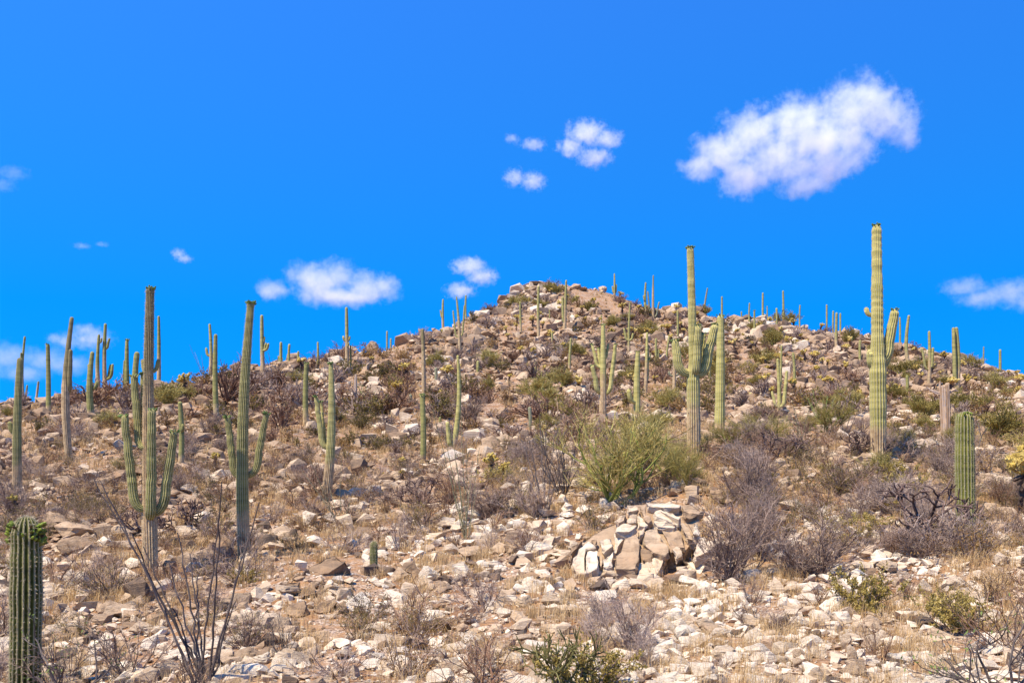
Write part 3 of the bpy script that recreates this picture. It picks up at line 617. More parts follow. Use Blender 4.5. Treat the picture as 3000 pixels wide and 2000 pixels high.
def build_stones():
    pts = np.concatenate([scatter(28000, 21, -2, stone_density), scatter(26000, 22, -2, lambda px, row: stone_density(px, row) * np.where(row < 1250, 1.0, np.where(row < 1450, 0.45, 0.0)))])
    rr = random.Random(5)
    px, row, a, b, c = pts.T
    X, Y, Z = ground_many(px, row)
    W = stone_px(row, a)
    patch = vnoise(px / 130.0, row / 60.0, 71)
    pale = np.interp(row, [850, 1200, 1400, 1550, 2000], [0.53, 0.55, 0.58, 0.72, 0.85]) + 0.10 * ((row > 1480) & (px > 950)) - 0.06 * (px < 900) + 0.56 * (b - 0.5) + 0.40 * patch
    pale = np.where(b < 0.09, 0.10 + 2.5 * b, pale)
    rec = list(zip(W, X, Y, Z, pale, c, px, row))
    rec.sort(key=lambda t: -t[0] * (1 + 0.3 * (t[7] > 1400)))
    big, rest = rec[:285], rec[285:]
    for (w, x, y, z, tone, c, px, row) in big:
        s = w * y / F * 0.5
        v = int(c * 1000) % 16
        o = link('rock', BOULD_ME[v]); o.location = (x, y, z + s * 0.2)
        o.scale = (s, s, s * rr.uniform(0.75, 1.1)); o.rotation_euler = (rr.uniform(-0.3, 0.3), rr.uniform(-0.3, 0.3), c * 6.28); o.color = (tone, tone, tone, 1)
        d = ('pale' if tone > 0.62 else 'tan' if tone > 0.42 else 'dark') + (' angular rock' if v % 2 else ' flat rock')
        later_label(o, d, 'rock', 'larger loose rocks on the slope', px, row)
    # the rest: stones past counting, one mesh
    V, Fc, T = [], [], []; n = 0
    A = np.array([t[:6] for t in rest])
    which = (A[:, 5] * 9973).astype(int) % len(STONES)
    g = np.random.default_rng(3)
    for k, (tv, tf) in enumerate(STONES):
        a = A[which == k]; m = len(a)
        if not m: continue
        s = a[:, 0] * a[:, 2] / F * 0.5
        rz = g.uniform(0, 6.28, m); rx = g.uniform(-0.35, 0.35, m); ry = g.uniform(-0.35, 0.35, m)
        cz, sz, cx, sx, cy, sy = np.cos(rz), np.sin(rz), np.cos(rx), np.sin(rx), np.cos(ry), np.sin(ry)
        R = np.empty((m, 3, 3))
        R[:, 0, 0] = cz * cy; R[:, 0, 1] = cz * sy * sx - sz * cx; R[:, 0, 2] = cz * sy * cx + sz * sx
        R[:, 1, 0] = sz * cy; R[:, 1, 1] = sz * sy * sx + cz * cx; R[:, 1, 2] = sz * sy * cx - cz * sx
        R[:, 2, 0] = -sy; R[:, 2, 1] = cy * sx; R[:, 2, 2] = cy * cx
        sc = np.stack([s, s * g.uniform(0.8, 1.2, m), s * g.uniform(0.75, 1.5, m)], -1)
        P = np.einsum('mij,mvj->mvi', R, tv[None] * sc[:, None, :]) + (a[:, 1:4] + np.stack([0 * s, 0 * s, s * 0.3], -1))[:, None, :]
        V.append(P.reshape(-1, 3)); T.append(np.repeat(a[:, 4], len(tv)))
        Fc.append((tf[None] + (np.arange(m) * len(tv))[:, None, None]).reshape(-1, 3) + n); n += m * len(tv)
    o = link('rubble', mesh_np('rubble', np.concatenate(V), np.concatenate(Fc), 'rock', {'tone': np.concatenate(T)}))
    tag(o, 'pale broken stones strewn over the whole hillside', 'rubble', kind='stuff')
build_stones()

# ------------------------------------------------------------------ dry grass
def build_grass():
    pts = scatter(7400, 31, 4, lambda px, row: (0.50 + 1.5 * vnoise(px / 150.0, row / 60.0, 41)) * np.interp(row, [1300, 1500, 2000], [1.0, 0.32, 0.10]))
    V, T = [], []
    g = np.random.default_rng(9)
    for (px, row, a, b, c) in pts:
        x, y, z = ground_at(px, row)
        m = 44 if y < 35 else 22
        hgt = (0.16 + 0.22 * a) * (1.0 if y < 40 else 1.35); wd = max(0.0022, y * 0.00020)
        ang = g.uniform(0, 6.28, m); sp = g.uniform(0.05, 0.75, m); L = hgt * g.uniform(0.5, 1.1, m)
        spread = 0.10 + 0.22 * b
        bx = x + g.normal(0, spread * 0.5, m); by = y + g.normal(0, spread * 0.5, m)
        tx = bx + np.cos(ang) * sp * L; ty = by + np.sin(ang) * sp * L
        mx = bx + np.cos(ang) * sp * L * 0.3; my = by + np.sin(ang) * sp * L * 0.3
        nx, ny = -np.sin(ang) * wd, np.cos(ang) * wd
        zb = np.full(m, z - 0.04); zm = z + L * 0.55; zt = z + L * (1 - 0.35 * sp)
        pt = lambda X, Y, Z, f: np.stack([X + nx * f, Y + ny * f, Z], -1)
        q = np.stack([pt(bx, by, zb, -1), pt(bx, by, zb, 1), pt(mx, my, zm, 0.8), pt(mx, my, zm, -0.8), pt(mx, my, zm, -0.8), pt(mx, my, zm, 0.8), pt(tx, ty, zt, 0.2), pt(tx, ty, zt, -0.2)], 1)
        V.append(q.reshape(-1, 3)); T.append(np.full(m * 8, 0.15 + 0.85 * c))
    V = np.concatenate(V); Q = np.arange(len(V)).reshape(-1, 4)
    o = link('dry_grass', mesh_np('dry_grass', V, Q, 'grass', {'tone': np.concatenate(T)}))
    tag(o, 'straw coloured dry grass and weeds between the stones', 'grass', kind='stuff')
build_grass()

# ------------------------------------------------------------------ shrubs
def proto_dry(seed, spread=62, ns=13, dense=1.0, fine=1.0, up=0.03):
    """a leafless dome of fine grey twigs, one unit tall"""
    random.seed(seed); t = Tubes()
    for _ in range(ns):
        d = rdir(6, spread); L = random.uniform(0.72, 1.05) * (1.0 - 0.12 * (1 - d[2]))
        P, e = grow((random.gauss(0, .05), random.gauss(0, .05), -0.04), d, L, 6, 0.13, up)
        t.add(P, np.linspace(0.0115, 0.0035, 7) * fine, 3, 0.25 * random.random())
        for k in range(int(7 * dense)):
            i = random.randint(1, 5); q = P[i]; dd = side((P[i + 1] - P[i]) / np.linalg.norm(P[i + 1] - P[i]), random.uniform(0.4, 0.95))
            dd[2] += 0.15; dd /= np.linalg.norm(dd)
            Q, e2 = grow(q, dd, L * random.uniform(0.25, 0.5), 4, 0.18, 0.02)
            t.add(Q, np.linspace(0.0055, 0.0022, 5) * fine, 3, 0.2 + 0.6 * random.random())
            for kk in range(3):
                j = random.randint(1, 3)
                S, _e = grow(Q[j], side((Q[j + 1] - Q[j]) / np.linalg.norm(Q[j + 1] - Q[j]), random.uniform(0.5, 1.0)), L * random.uniform(0.1, 0.24), 2, 0.2)
                t.add(S, (0.0030 * fine, 0.0014 * fine), 3, 0.4 + 0.6 * random.random())
    return t
def proto_leafy(seed, ns=14, nl=1400, size=0.035, spread=66):
    random.seed(seed); t = Tubes(); lv = Tubes()
    tips = []
    for _ in range(ns):
        d = rdir(5, spread); L = random.uniform(0.7, 1.0)
        P, e = grow((random.gauss(0, .05), random.gauss(0, .05), -0.04), d, L, 5, 0.16, 0.06)
        t.add(P, np.linspace(0.012, 0.004, 6), 3, 0.3)
        for k in range(7):
            i = random.randint(1, 4)
            Q, e2 = grow(P[i], side((P[i + 1] - P[i]) / np.linalg.norm(P[i + 1] - P[i]), random.uniform(0.4, 0.9)), L * random.uniform(0.22, 0.45), 4, 0.18, 0.06)
            t.add(Q, np.linspace(0.005, 0.002, 5), 3, 0.5)
            tips.append(Q)
    for _ in range(nl):
        Q = random.choice(tips); f = random.uniform(0.3, 1) * (len(Q) - 1); i = min(int(f), len(Q) - 2)
        c = Q[i] + (Q[i + 1] - Q[i]) * (f - i) + np.array([random.gauss(0, 0.022) for _ in range(3)])
        a = rdir(0, 80) * size * random.uniform(0.7, 1.4); b = np.cross(a, rdir(0, 180)); b *= 0.5 * size / (np.linalg.norm(b) + 1e-9)
        lv.quad(c, a, b, random.random())
    return t, lv
def proto_verde(seed, n1=6, wide=1.0, fine=1.0):
    random.seed(seed); t = Tubes(); f = Tubes()
    for _ in range(n1):
        d = rdir(18, 58); L = random.uniform(0.42, 0.6)
        P, e = grow((random.gauss(0, .03), random.gauss(0, .03), -0.03), d, L, 6, 0.16, 0.10)
        t.add(P, np.linspace(0.020, 0.009, 7), 5)
        for k in range(6):
            i = random.randint(2, 6); dd = side(e, random.uniform(0.25, 0.9)); dd[2] = abs(dd[2]) * 0.8 + 0.1; dd[:2] *= wide; dd /= np.linalg.norm(dd)
            Q, e2 = grow(P[i], dd, random.uniform(0.28, 0.5), 6, 0.14, 0.05)
            t.add(Q, np.linspace(0.008, 0.0035, 7), 4)
            for kk in range(9):
                j = random.randint(1, 5); g = side(e2, random.uniform(0.3, 0.9)); g[2] += 0.25; g /= np.linalg.norm(g)
                S, e3 = grow(Q[j], g, random.uniform(0.14, 0.30), 4, 0.14, 0.06)
                f.add(S, np.linspace(0.0030, 0.0014, 5) * fine, 3)
                for q in range(4):
                    jj = random.randint(1, 3)
                    W, _ = grow(S[jj], side(e3, random.uniform(0.3, 0.8)), random.uniform(0.07, 0.16), 2, 0.15, 0.06)
                    f.add(W, (0.0022 * fine, 0.0010 * fine), 3)
                    if random.random() < 0.6:
                        for _q in range(3):
                            c = W[-1] + (W[0] - W[-1]) * random.random(); a = rdir(0, 90) * 0.018 * fine
                            f.quad(c, a, np.cross(a, rdir(0, 180)) * 0.5)
    return t, f
DRY = [proto_dry(10 + i, 58 + 4 * (i % 4), 12 + i % 4).mesh('dry_shrub', 'twig') for i in range(7)]
DRY_BIG = [proto_dry(60 + i, 50, 20, 1.6, 0.95, 0.05).mesh('dry_bush', 'twig') for i in range(3)]
RUSSET = [proto_dry(30 + i, 60, 11, 0.9).mesh('russet_shrub', 'twig_red') for i in range(4)]
DARK = [proto_dry(40 + i, 40, 10, 0.8, 1.1).mesh('dark_shrub', 'twig_dark') for i in range(2)]
DRY_FAR = [proto_dry(160 + i, 66, 12, 1.2, 3.2).mesh('dry_shrub', 'twig') for i in range(5)]
RUSSET_FAR = [proto_dry(170 + i, 62, 12, 1.1, 2.8).mesh('russet_shrub', 'twig_red') for i in range(4)]
def leafy_pair(seed, mat, **k):
    t, lv = proto_leafy(seed, **k)
    return t.mesh('stems', 'twig'), lv.mesh('leaves', mat)
OLIVE = [leafy_pair(70 + i, 'leaf_olive') for i in range(3)]
BROWN = [leafy_pair(80 + i, 'leaf_brown', nl=1100) for i in range(3)]
PALE = [leafy_pair(90 + i, 'leaf_pale', nl=3600, size=0.052) for i in range(2)]
OLIVE_FAR = [leafy_pair(75 + i, 'leaf_olive', nl=700, size=0.085) for i in range(3)]
BROWN_FAR = [leafy_pair(85 + i, 'leaf_brown', nl=600, size=0.085) for i in range(3)]
VERDE = []
for i in range(4):
    t, f = proto_verde(110 + i, 6 + i % 2, 1.25)
    VERDE.append((t.mesh('branches', 'verde_bark'), f.mesh('twigs', 'verde')))

VERDE_FAR = []
for i in range(3):
    t, f = proto_verde(130 + i, 6, 1.3, 2.4)
    VERDE_FAR.append((t.mesh('branches', 'verde_bark'), f.mesh('twigs', 'verde')))

def put(name, protos, px, row, hpx, desc, cat, group, label=None, wide=1.0, pick=None, parts=None):
    """one plant: its foot at a place on the hillside, its height as given there"""
    x, y, z = ground_at(px, row)
    s = hpx * y / F
    pr = protos[random.randrange(len(protos)) if pick is None else pick]
    rz = random.uniform(0, 6.28)
    if isinstance(pr, tuple):
        root = empty(name, (x, y, z - 0.03 * s), rz)
        for pn, me in zip(parts, pr): link(pn, me, root)
    else:
        root = link(name, pr); root.location = (x, y, z - 0.03 * s); root.rotation_euler = (0, 0, rz)
    root.scale = (s * wide, s * wide, s)
    if label: tag(root, label, cat, group)
    else: later_label(root, desc, cat, group, px, row)
    return root
random.seed(99)
SL = ('stems', 'leaves'); BT = ('branches', 'twigs')
# shrubs with a face of their own: kind, column, foot row, height, width factor, label
KEY = [
 ('big', 2130, 1710, 250, 1.0, 'tall dense grey-brown bush right of the split slab outcrop'),
 ('big', 2230, 1640, 190, 1.0, 'grey-brown bush behind the tall dense one right of the outcrop'),
 ('big', 2390, 1690, 215, 1.15, 'big rounded grey bush left of the yellow-leaved shrub'),
 ('big', 2320, 1690, 150, 1.0, 'grey bush merging with the left side of the big rounded one'),
 ('big', 2190, 1480, 160, 1.2, 'pinkish grey bush uphill of the tall dense bush'),
 ('big', 1845, 1910, 190, 1.0, 'dead grey bush with tangled silver stems behind the pencil cholla'),
 ('big', 1760, 1830, 105, 1.2, 'airy grey bush with pale tips below the split outcrop'),
 ('big', 1740, 1900, 110, 1.3, 'pale tangled bush left of the dead grey bush behind the pencil cholla'),
 ('big', 1890, 1960, 120, 1.0, 'low tangle of silver stems right of the pencil cholla'),
 ('dry', 320, 1750, 150, 1.25, 'dark-footed grey bush left of the many-armed saguaro'),
 ('dry', 270, 1690, 110, 1.2, 'grey twig bush uphill of the dark-footed bush'),
 ('dry', 640, 1800, 110, 1.3, 'grey tangle between the ocotillo wands in front'),
 ('dry', 720, 1900, 120, 1.3, 'straw grey bush right of the ocotillo wands in front'),
 ('dry', 1010, 1620, 90, 1.6, 'wide low straw-tipped bush left of the short barrel-like saguaro'),
 ('dry', 1180, 1610, 110, 1.2, 'grey bush right of the short barrel-like saguaro'),
 ('dry', 1340, 1600, 70, 1.2, 'grey bush at the foot of the upright ocotillo'),
 ('dry', 1370, 1830, 80, 1.3, 'dry tuft bush in the middle foreground rubble'),
 ('dry', 1180, 1850, 60, 1.2, 'small dark twig bush right of the olive foreground shrub'),
 ('dry', 1545, 1620, 90, 1.2, 'grey twig bush left of the split outcrop'),
 ('dry', 2280, 1850, 90, 1.3, 'grey bush above the pale stones at lower right'),
 ('dry', 2190, 1830, 90, 1.2, 'thin twig bush right of the bare sand patch'),
 ('dry', 2110, 1970, 60, 1.6, 'low dark twig bush on the sand near the bottom edge'),
 ('rus', 2570, 1940, 150, 0.8, 'purple-stemmed upright twig bush near the bottom right'),
 ('rus', 2660, 1760, 110, 0.9, 'reddish twig bush beside the yellow-leaved shrub'),
 ('rus', 1110, 1590, 80, 1.0, 'pinkish twig bush behind the short barrel-like saguaro'),
 ('rus', 1320, 1480, 120, 0.9, 'pinkish grey bush left of the upright ocotillo'),
 ('rus', 930, 1460, 120, 1.3, 'dark russet bush at the base of the one-armed saguaro'),
 ('rus', 1690, 1300, 150, 1.3, 'wide purplish brown bush left of the large palo verde'),
 ('rus', 1600, 1240, 110, 1.3, 'purplish bush uphill of the wide purplish brown one'),
 ('rus', 820, 1260, 110, 1.0, 'russet upright bush between the two left slope saguaros'),
 ('rus', 670, 1190, 140, 0.9, 'russet bush behind the straight armless saguaro'),
 ('dark', 1650, 1450, 230, 0.75, 'tall dark-stemmed bush left of the large palo verde'),
 ('dark', 830, 1930, 150, 0.7, 'small forked reddish twig plant in the lower left middle'),
 ('dark', 2600, 1500, 90, 1.2, 'dark twig tangle below the stout tall saguaro'),
 ('oli', 1075, 1830, 130, 1.0, 'olive shrub in the middle foreground below the barrel-like saguaro'),
 ('oli', 1735, 1560, 110, 1.2, 'olive shrub left of the split slab outcrop'),
 ('oli', 640, 1580, 120, 1.0, 'fuller olive shrub left of the leaning two-armed saguaro'),
 ('oli', 590, 1700, 70, 1.0, 'small olive shrub right of the many-armed saguaro'),
 ('oli', 1510, 1510, 110, 1.0, 'olive shrub right of the upright ocotillo'),
 ('oli', 870, 1620, 80, 0.9, 'small olive shrub right of the slate boulders'),
 ('oli', 290, 1490, 70, 1.0, 'olive shrub above the broad sloping tan boulder'),
 ('oli', 230, 1860, 80, 1.4, 'thin olive shrub beside the fruiting saguaro'),
 ('oli', 610, 1830, 90, 1.0, 'olive shrub behind the front ocotillo wands'),
 ('bro', 1080, 1480, 90, 1.2, 'ochre shrub right of the one-armed saguaro'),
 ('bro', 1050, 1570, 60, 1.2, 'straw and ochre shrub left of the barrel-like saguaro'),
 ('bro', 2470, 1440, 90, 1.1, 'orange-leaved shrub left of the stout tall saguaro'),
 ('bro', 2890, 1400, 110, 1.4, 'brown-leaved bush right of the bristly saguaro'),
 ('bro', 2850, 1640, 150, 1.3, 'golden-brown bush at the foot of the bristly saguaro'),
 ('bro', 2930, 1560, 90, 1.3, 'golden bush below the spiny edge cholla'),
 ('pal', 2520, 1800, 160, 1.1, 'yellow-leaved shrub in the right foreground'),
 ('pal', 2600, 1420, 90, 1.3, 'yellow-green shrub at the base of the stout tall saguaro'),
 ('pal', 2640, 1470, 100, 1.2, 'yellow-green shrub behind the big cane cholla'),
 ('ver', 1800, 1475, 325, 1.2, 'large yellow-green palo verde right of centre'),
 ('ver', 1950, 1410, 150, 0.9, 'palo verde filling the foot of the candelabra saguaro'),
 ('ver', 1870, 1390, 220, 0.8, 'palo verde between the large one and the candelabra saguaro'),
 ('ver', 2150, 1310, 95, 1.0, 'low palo verde right of the thick crowned saguaro'),
 ('ver', 2060, 1325, 80, 1.0, 'low palo verde between the candelabra and crowned saguaros'),
 ('ver', 2190, 1290, 100, 1.3, 'hazy palo verde right of the low one by the crowned saguaro'),
 ('ver', 2420, 1270, 110, 1.2, 'yellow-green palo verde behind the green-wanded ocotillo'),
 ('ver', 2010, 1390, 120, 1.0, 'low palo verde in front of the candelabra saguaro foot'),
 ('ver', 2230, 1300, 100, 1.2, 'yellowish palo verde bush left of the green ocotillo'),
 ('ver', 1640, 1135, 70, 1.0, 'rounded green palo verde on the middle slope'),
 ('ver', 1427, 1150, 60, 0.8, 'small bright palo verde on the middle slope left of the rounded one'),
 ('ver', 1270, 1075, 55, 1.2, 'palo verde beside the burnt-looking slim saguaro'),
 ('ver', 1160, 1145, 60, 1.1, 'palo verde right of the green fan ocotillo'),
 ('ver', 1090, 1210, 50, 1.2, 'low green bush at the foot of the fan ocotillo'),
 ('ver', 1800, 960, 50, 1.2, 'olive palo verde below the summit ledge'),
 ('ver', 1900, 985, 40, 1.5, 'olive palo verde below the three-pronged ridge saguaro'),
 ('ver', 1620, 865, 45, 1.2, 'yellowish bush on the summit'),
 ('ver', 2295, 945, 55, 1.1, 'round thorn bush on the right shoulder ridge'),
 ('ver', 2065, 925, 40, 1.1, 'round bush under the tilted ridge saguaro'),
 ('ver', 2490, 1010, 60, 0.8, 'upright greenish bush on the right ridge'),
 ('ver', 2850, 1090, 60, 1.2, 'green bush on the right ridge behind the double-columned saguaro'),
 ('ver', 2700, 1230, 90, 1.1, 'hazy palo verde left of the dead saguaro skeleton'),
 ('ver', 2920, 1290, 130, 1.3, 'sprawling green tree right of the bristly saguaro top'),
 ('ver', 2640, 1330, 90, 1.2, 'yellow-green bush right of the stout tall saguaro base'),
 ('ver', 360, 1390, 70, 1.1, 'pale green bush behind the many-armed saguaro'),
 ('ver', 480, 1380, 60, 1.0, 'pale green bush right of the many-armed saguaro'),
]
def one_mesh(pair):
    bm = bmesh.new()
    for k, me in enumerate(pair):
        n0 = len(bm.faces); bm.from_mesh(me); bm.faces.ensure_lookup_table()
        for f in bm.faces[n0:]: f.material_index = k
    me = bpy.data.meshes.new(pair[0].name); bm.to_mesh(me); bm.free()
    for p in pair: me.materials.append(p.materials[0])
    return me
OLIVE_FAR = [one_mesh(p) for p in OLIVE_FAR]; BROWN_FAR = [one_mesh(p) for p in BROWN_FAR]; VERDE_FAR = [one_mesh(p) for p in VERDE_FAR]
KIND = {'big': ('dry_bush', DRY_BIG, 'bush', None), 'dry': ('dry_shrub', DRY, 'bush', None), 'rus': ('russet_shrub', RUSSET, 'bush', None), 'dark': ('dark_stemmed_shrub', DARK, 'bush', None),
        'oli': ('olive_shrub', OLIVE, 'shrub', SL), 'bro': ('ochre_shrub', BROWN, 'shrub', SL), 'pal': ('yellow_leaved_shrub', PALE, 'shrub', SL), 'ver': ('palo_verde', VERDE, 'tree', BT)}
FARP = {'dry': DRY_FAR, 'rus': RUSSET_FAR, 'oli': OLIVE_FAR, 'bro': BROWN_FAR, 'ver': VERDE_FAR}
GRP = {'big': 'big leafless bushes', 'dry': 'dry grey shrubs', 'rus': 'russet twig shrubs', 'dark': 'dark-stemmed shrubs', 'oli': 'olive shrubs', 'bro': 'ochre shrubs', 'pal': 'yellow-leaved shrubs', 'ver': 'palo verdes on the slope'}
for (k, px, row, hh, wide, lab) in KEY:
    nm, pr, cat, parts = KIND[k]
    if ground_at(px, row)[1] > 45: pr = FARP.get(k, pr)
    put(nm, pr, px, row, hh, None, cat, GRP[k], lab, wide, parts=parts)
# the rest of the brush
def brush(kind, n, seed, desc, lo, hi, dens, wide=(1.0, 1.5)):
    nm, pr, cat, parts = KIND[kind]
    for (px, row, a, b, c) in scatter(n, seed, 4, dens):
        d = ground_at(px, row)[1]
        m = lo + (hi - lo) * a
        put(nm, FARP.get(kind, pr) if d > 45 else pr, px, row, m * F / d * (1.8 if d > 55 else 1), desc, cat, GRP[kind], None, wide[0] + (wide[1] - wide[0]) * b, parts=parts)
def fld(seed, base, amp, sx=220.0, sy=70.0):
    return lambda px, row: (base + amp * vnoise(px / sx, row / sy, seed)) * np.interp(row, [1200, 1300, 1400, 1550, 1680, 1800, 1950], [0.8, 1.0, 0.9, 0.5, 0.22, 0.08, 0.06]) * np.where((px > 1560) & (px < 2120) & (row > 1440), 0.0, 1) * np.where((px > 2440) & (px < 2760) & (row > 1640), 0.1, 1) * np.where((px > 800) & (px < 1330) & (row > 1560) & (row < 1850), 0.0, 1)
brush('dry', 275, 201, 'grey leafless shrub', 0.45, 0.95, fld(51, 0.55, 1.1))
brush('big', 48, 208, 'dense grey-brown bush', 0.7, 1.15, lambda px, row: np.where((row > 1230) & (row < 1640), np.where(px > 2150, 0.7, np.where((px < 1560) & (row < 1560), 0.35, 0.0)), 0.0))
brush('rus', 265, 202, 'russet twig shrub', 0.45, 0.95, fld(52, 0.5, 1.1))
brush('oli', 230, 203, 'olive shrub', 0.45, 0.95, fld(53, 0.45, 1.2))
brush('bro', 285, 204, 'ochre shrub', 0.4, 0.85, fld(54, 0.45, 1.2))
brush('pal', 22, 206, 'yellow-leaved shrub', 0.4, 0.8, lambda px, row: np.where((px > 1900) & (row > 1150) & (row < 1600), 0.8, 0.1))
brush('ver', 70, 205, 'small palo verde', 0.6, 1.15, lambda px, row: np.where(row < 1330, np.where(px > 1500, 0.7, 0.35), np.where((px > 2000) & (row < 1480), 0.4, 0.0)))

# ------------------------------------------------------------------ chollas
def joint(t, P0, P1, r, k=6, tone=None, fuzz=0.0):
    """a fat rounded joint"""
    P0 = np.array(P0); P1 = np.array(P1); f = np.array((0, 0.12, 0.35, 0.65, 0.88, 1.0)); rr = np.array((0.55, 0.9, 1.05, 1.0, 0.8, 0.25)) * r
    P = P0 + (P1 - P0) * f[:, None]
    t.add(P, rr, k, tone, cap=(k in (4, 6)))
    if fuzz:
        v = t.V[-1]; v += np.random.default_rng(t.n).normal(0, fuzz, v.shape)
def proto_teddy(seed, hgt, heads, k=6, spines=0):
    random.seed(seed); tr = Tubes(); y = Tubes(); old = Tubes()
    top = np.array((random.gauss(0, .05), random.gauss(0, .05), hgt * 0.62))
    P = np.array([(0, 0, -0.05), (random.gauss(0, .02), random.gauss(0, .02), hgt * 0.3), top])
    tr.add(P, (0.065 * hgt, 0.058 * hgt, 0.05 * hgt), 7)
    for _ in range(int(16)):                       # shaggy hanging joints on the trunk
        z = random.uniform(0.15, 0.6) * hgt; a = random.uniform(0, 6.28)
        joint(tr, (0, 0, z), (math.cos(a) * .11 * hgt, math.sin(a) * .11 * hgt, z - 0.06 * hgt), 0.028 * hgt, 4)
    for _ in range(heads):
        d = rdir(10, 80); p = top - np.array((0, 0, random.uniform(0, 0.15) * hgt)); L = random.uniform(0.10, 0.2) * hgt
        joint(old, p, p + d * L, 0.045 * hgt, k, 0.3, 0.006 * hgt)
        e = p + d * L * 0.9
        for q in range(5):
            dd = side(d, random.uniform(0.3, 1.1)); dd[2] = abs(dd[2]) * 0.9 + 0.12; dd /= np.linalg.norm(dd)
            f = e + dd * random.uniform(0.09, 0.15) * hgt
            joint(y, e, f, 0.052 * hgt, k, None, 0.010 * hgt)
            if random.random() < 0.5:
                g = side(dd, random.uniform(0.4, 1.0)); g[2] = abs(g[2]); joint(y, f, f + g * 0.08 * hgt, 0.044 * hgt, k, None, 0.008 * hgt)
    if spines:
        base = list(y.V)
        for _ in range(spines):
            v = random.choice(base); i = random.randrange(len(v)); c = v.mean(0); d = v[i] - c; d /= np.linalg.norm(d) + 1e-9
            d = side(d, random.uniform(0, 0.6)); w = side(d, 1.57) * 0.0035
            y.V.append(np.array([v[i] - w, v[i] + w, v[i] + d * 0.045, v[i] + d * 0.045])); y.F.append(np.array([[0, 1, 2, 3]]) + y.n); y.T.append(np.full(4, 0.95)); y.n += 4
    return tr.mesh('trunk', 'teddy_trunk'), old.mesh('older_joints', 'teddy_old'), y.mesh('young_joints', 'teddy')
TEDDY = [proto_teddy(400 + i, 1.0, 3 + i) for i in range(5)]
TP = ('trunk', 'older_joints', 'young_joints')
TEDDY_FAR = [one_mesh(p) for p in TEDDY]
random.seed(17)
TEDDY_AT = [   # column, foot row, height, label
 (1180, 1405, 36, 'yellow topped cholla right of the one-armed saguaro'), (1122, 1405, 26, 'lower of two yellow topped chollas right of the one-armed saguaro'),
 (1440, 1398, 86, 'taller of the two dark-trunked chollas left of the large palo verde'), (1475, 1405, 64, 'shorter of the two dark-trunked chollas left of the large palo verde'),
 (1412, 1430, 30, 'small cholla hidden beside the two dark-trunked chollas'), (630, 1372, 56, 'thin dark-trunked cholla left of the leaning two-armed saguaro'),
 (45, 1510, 76, 'pale yellow cholla behind the fruiting saguaro'), (1175, 1370, 40, 'yellow cholla above the russet bush by the one-armed saguaro'),
 (1092, 1072, 34, 'branching yellow cholla on the left slope below the ridge knob'), (1070, 1087, 24, 'small yellow cholla left of the branching one'), (1060, 1095, 20, 'low yellow cholla below the small one'),
 (994, 1083, 22, 'yellow cholla just left of the tall ridge saguaro'), (1212, 1082, 24, 'yellow cholla over the palo verde on the left slope'), (1312, 1075, 36, 'yellow cholla right of the slim burnt-looking saguaro'),
 (1492, 1125, 40, 'dark-trunked cholla right of the small bright palo verde'), (1305, 1085, 22, 'pale cholla beside the trident saguaro'), (2405, 970, 36, 'spreading yellow cholla on the right shoulder rocks'),
 (2338, 1018, 30, 'branching cholla on the right slope under the shoulder'), (2386, 1110, 50, 'dark-trunked cholla left of the stout tall saguaro'), (2402, 1128, 34, 'shorter cholla beside the dark-trunked one left of the stout saguaro'),
 (2345, 1070, 28, 'wide yellow cholla left of the dark-trunked pair'), (2518, 1175, 40, 'cholla touching the left side of the stout tall saguaro'), (2695, 1170, 28, 'yellow cholla left of the dead saguaro skeleton'),
 (2920, 1190, 30, 'round yellow cholla at the right below the ridge'), (2985, 1170, 46, 'yellow cholla at the right edge of the slope'), (2760, 1110, 30, 'yellow cholla between the fork-armed and double-columned saguaros'),
 (2763, 1060, 32, 'dark-headed cholla on the ridge above the dead skeleton'), (2985, 1100, 22, 'dark-headed cholla at the right edge of the ridge'), (2955, 1105, 26, 'yellow cholla right of the lone edge saguaro'),
 (2200, 1020, 26, 'spreading cholla right of the thick crowned saguaro'), (2160, 985, 28, 'yellow cholla uphill of the spreading one'), (1880, 1005, 30, 'yellow cholla left of the slim pillar by the candelabra'),
 (1966, 1010, 38, 'dark-trunked cholla left of the candelabra saguaro'), (1792, 995, 40, 'dark-trunked cholla above the many-armed green saguaro'), (1752, 1005, 30, 'cholla left of the many-armed green saguaro top'),
 (1523, 1045, 40, 'yellow cholla at the left of the middle slope'), (1596, 1095, 30, 'cholla left of the rounded green palo verde'), (1543, 1085, 24, 'dark-trunked cholla on the middle slope'),
 (1577, 1140, 18, 'small cholla below the rounded green palo verde'), (1645, 1150, 28, 'cholla right below the rounded green palo verde'), (1600, 1285, 50, 'yellow cholla in the dark bush left of the large palo verde'), (1632, 1290, 46, 'second yellow cholla in the dark bush left of the large palo verde'),
]
for (px, row, hh, lab) in TEDDY_AT:
    put('yellow_cholla', TEDDY if ground_at(px, row)[1] < 60 else TEDDY_FAR, px, row, hh, None, 'cactus', 'yellow topped chollas', lab, 1.0, parts=TP)
for (px, row, a, b, c) in scatter(125, 207, 3, lambda px, row: np.where((px > 1450) & (px < 2050) & (row < 1010), 0.95, np.where((px > 2000) & (row < 1190), 0.55, np.where(row < 1180, 0.16, 0.0)))):
    d = ground_at(px, row)[1]
    put('yellow_cholla', TEDDY_FAR, px, row, (0.9 + 0.9 * a) * F / d, 'small dark-trunked yellow cholla', 'cactus', 'yellow topped chollas', None, 0.8 + 0.4 * b, parts=TP)
# the big one cut by the right edge
big = [proto_teddy(450, 1.0, 10, 6, 5000)]
put('yellow_cholla', big, 2998, 1505, 250, None, 'cactus', 'yellow topped chollas', 'big golden spiny cholla with black trunk cut by the right edge', 1.0, 0, TP)

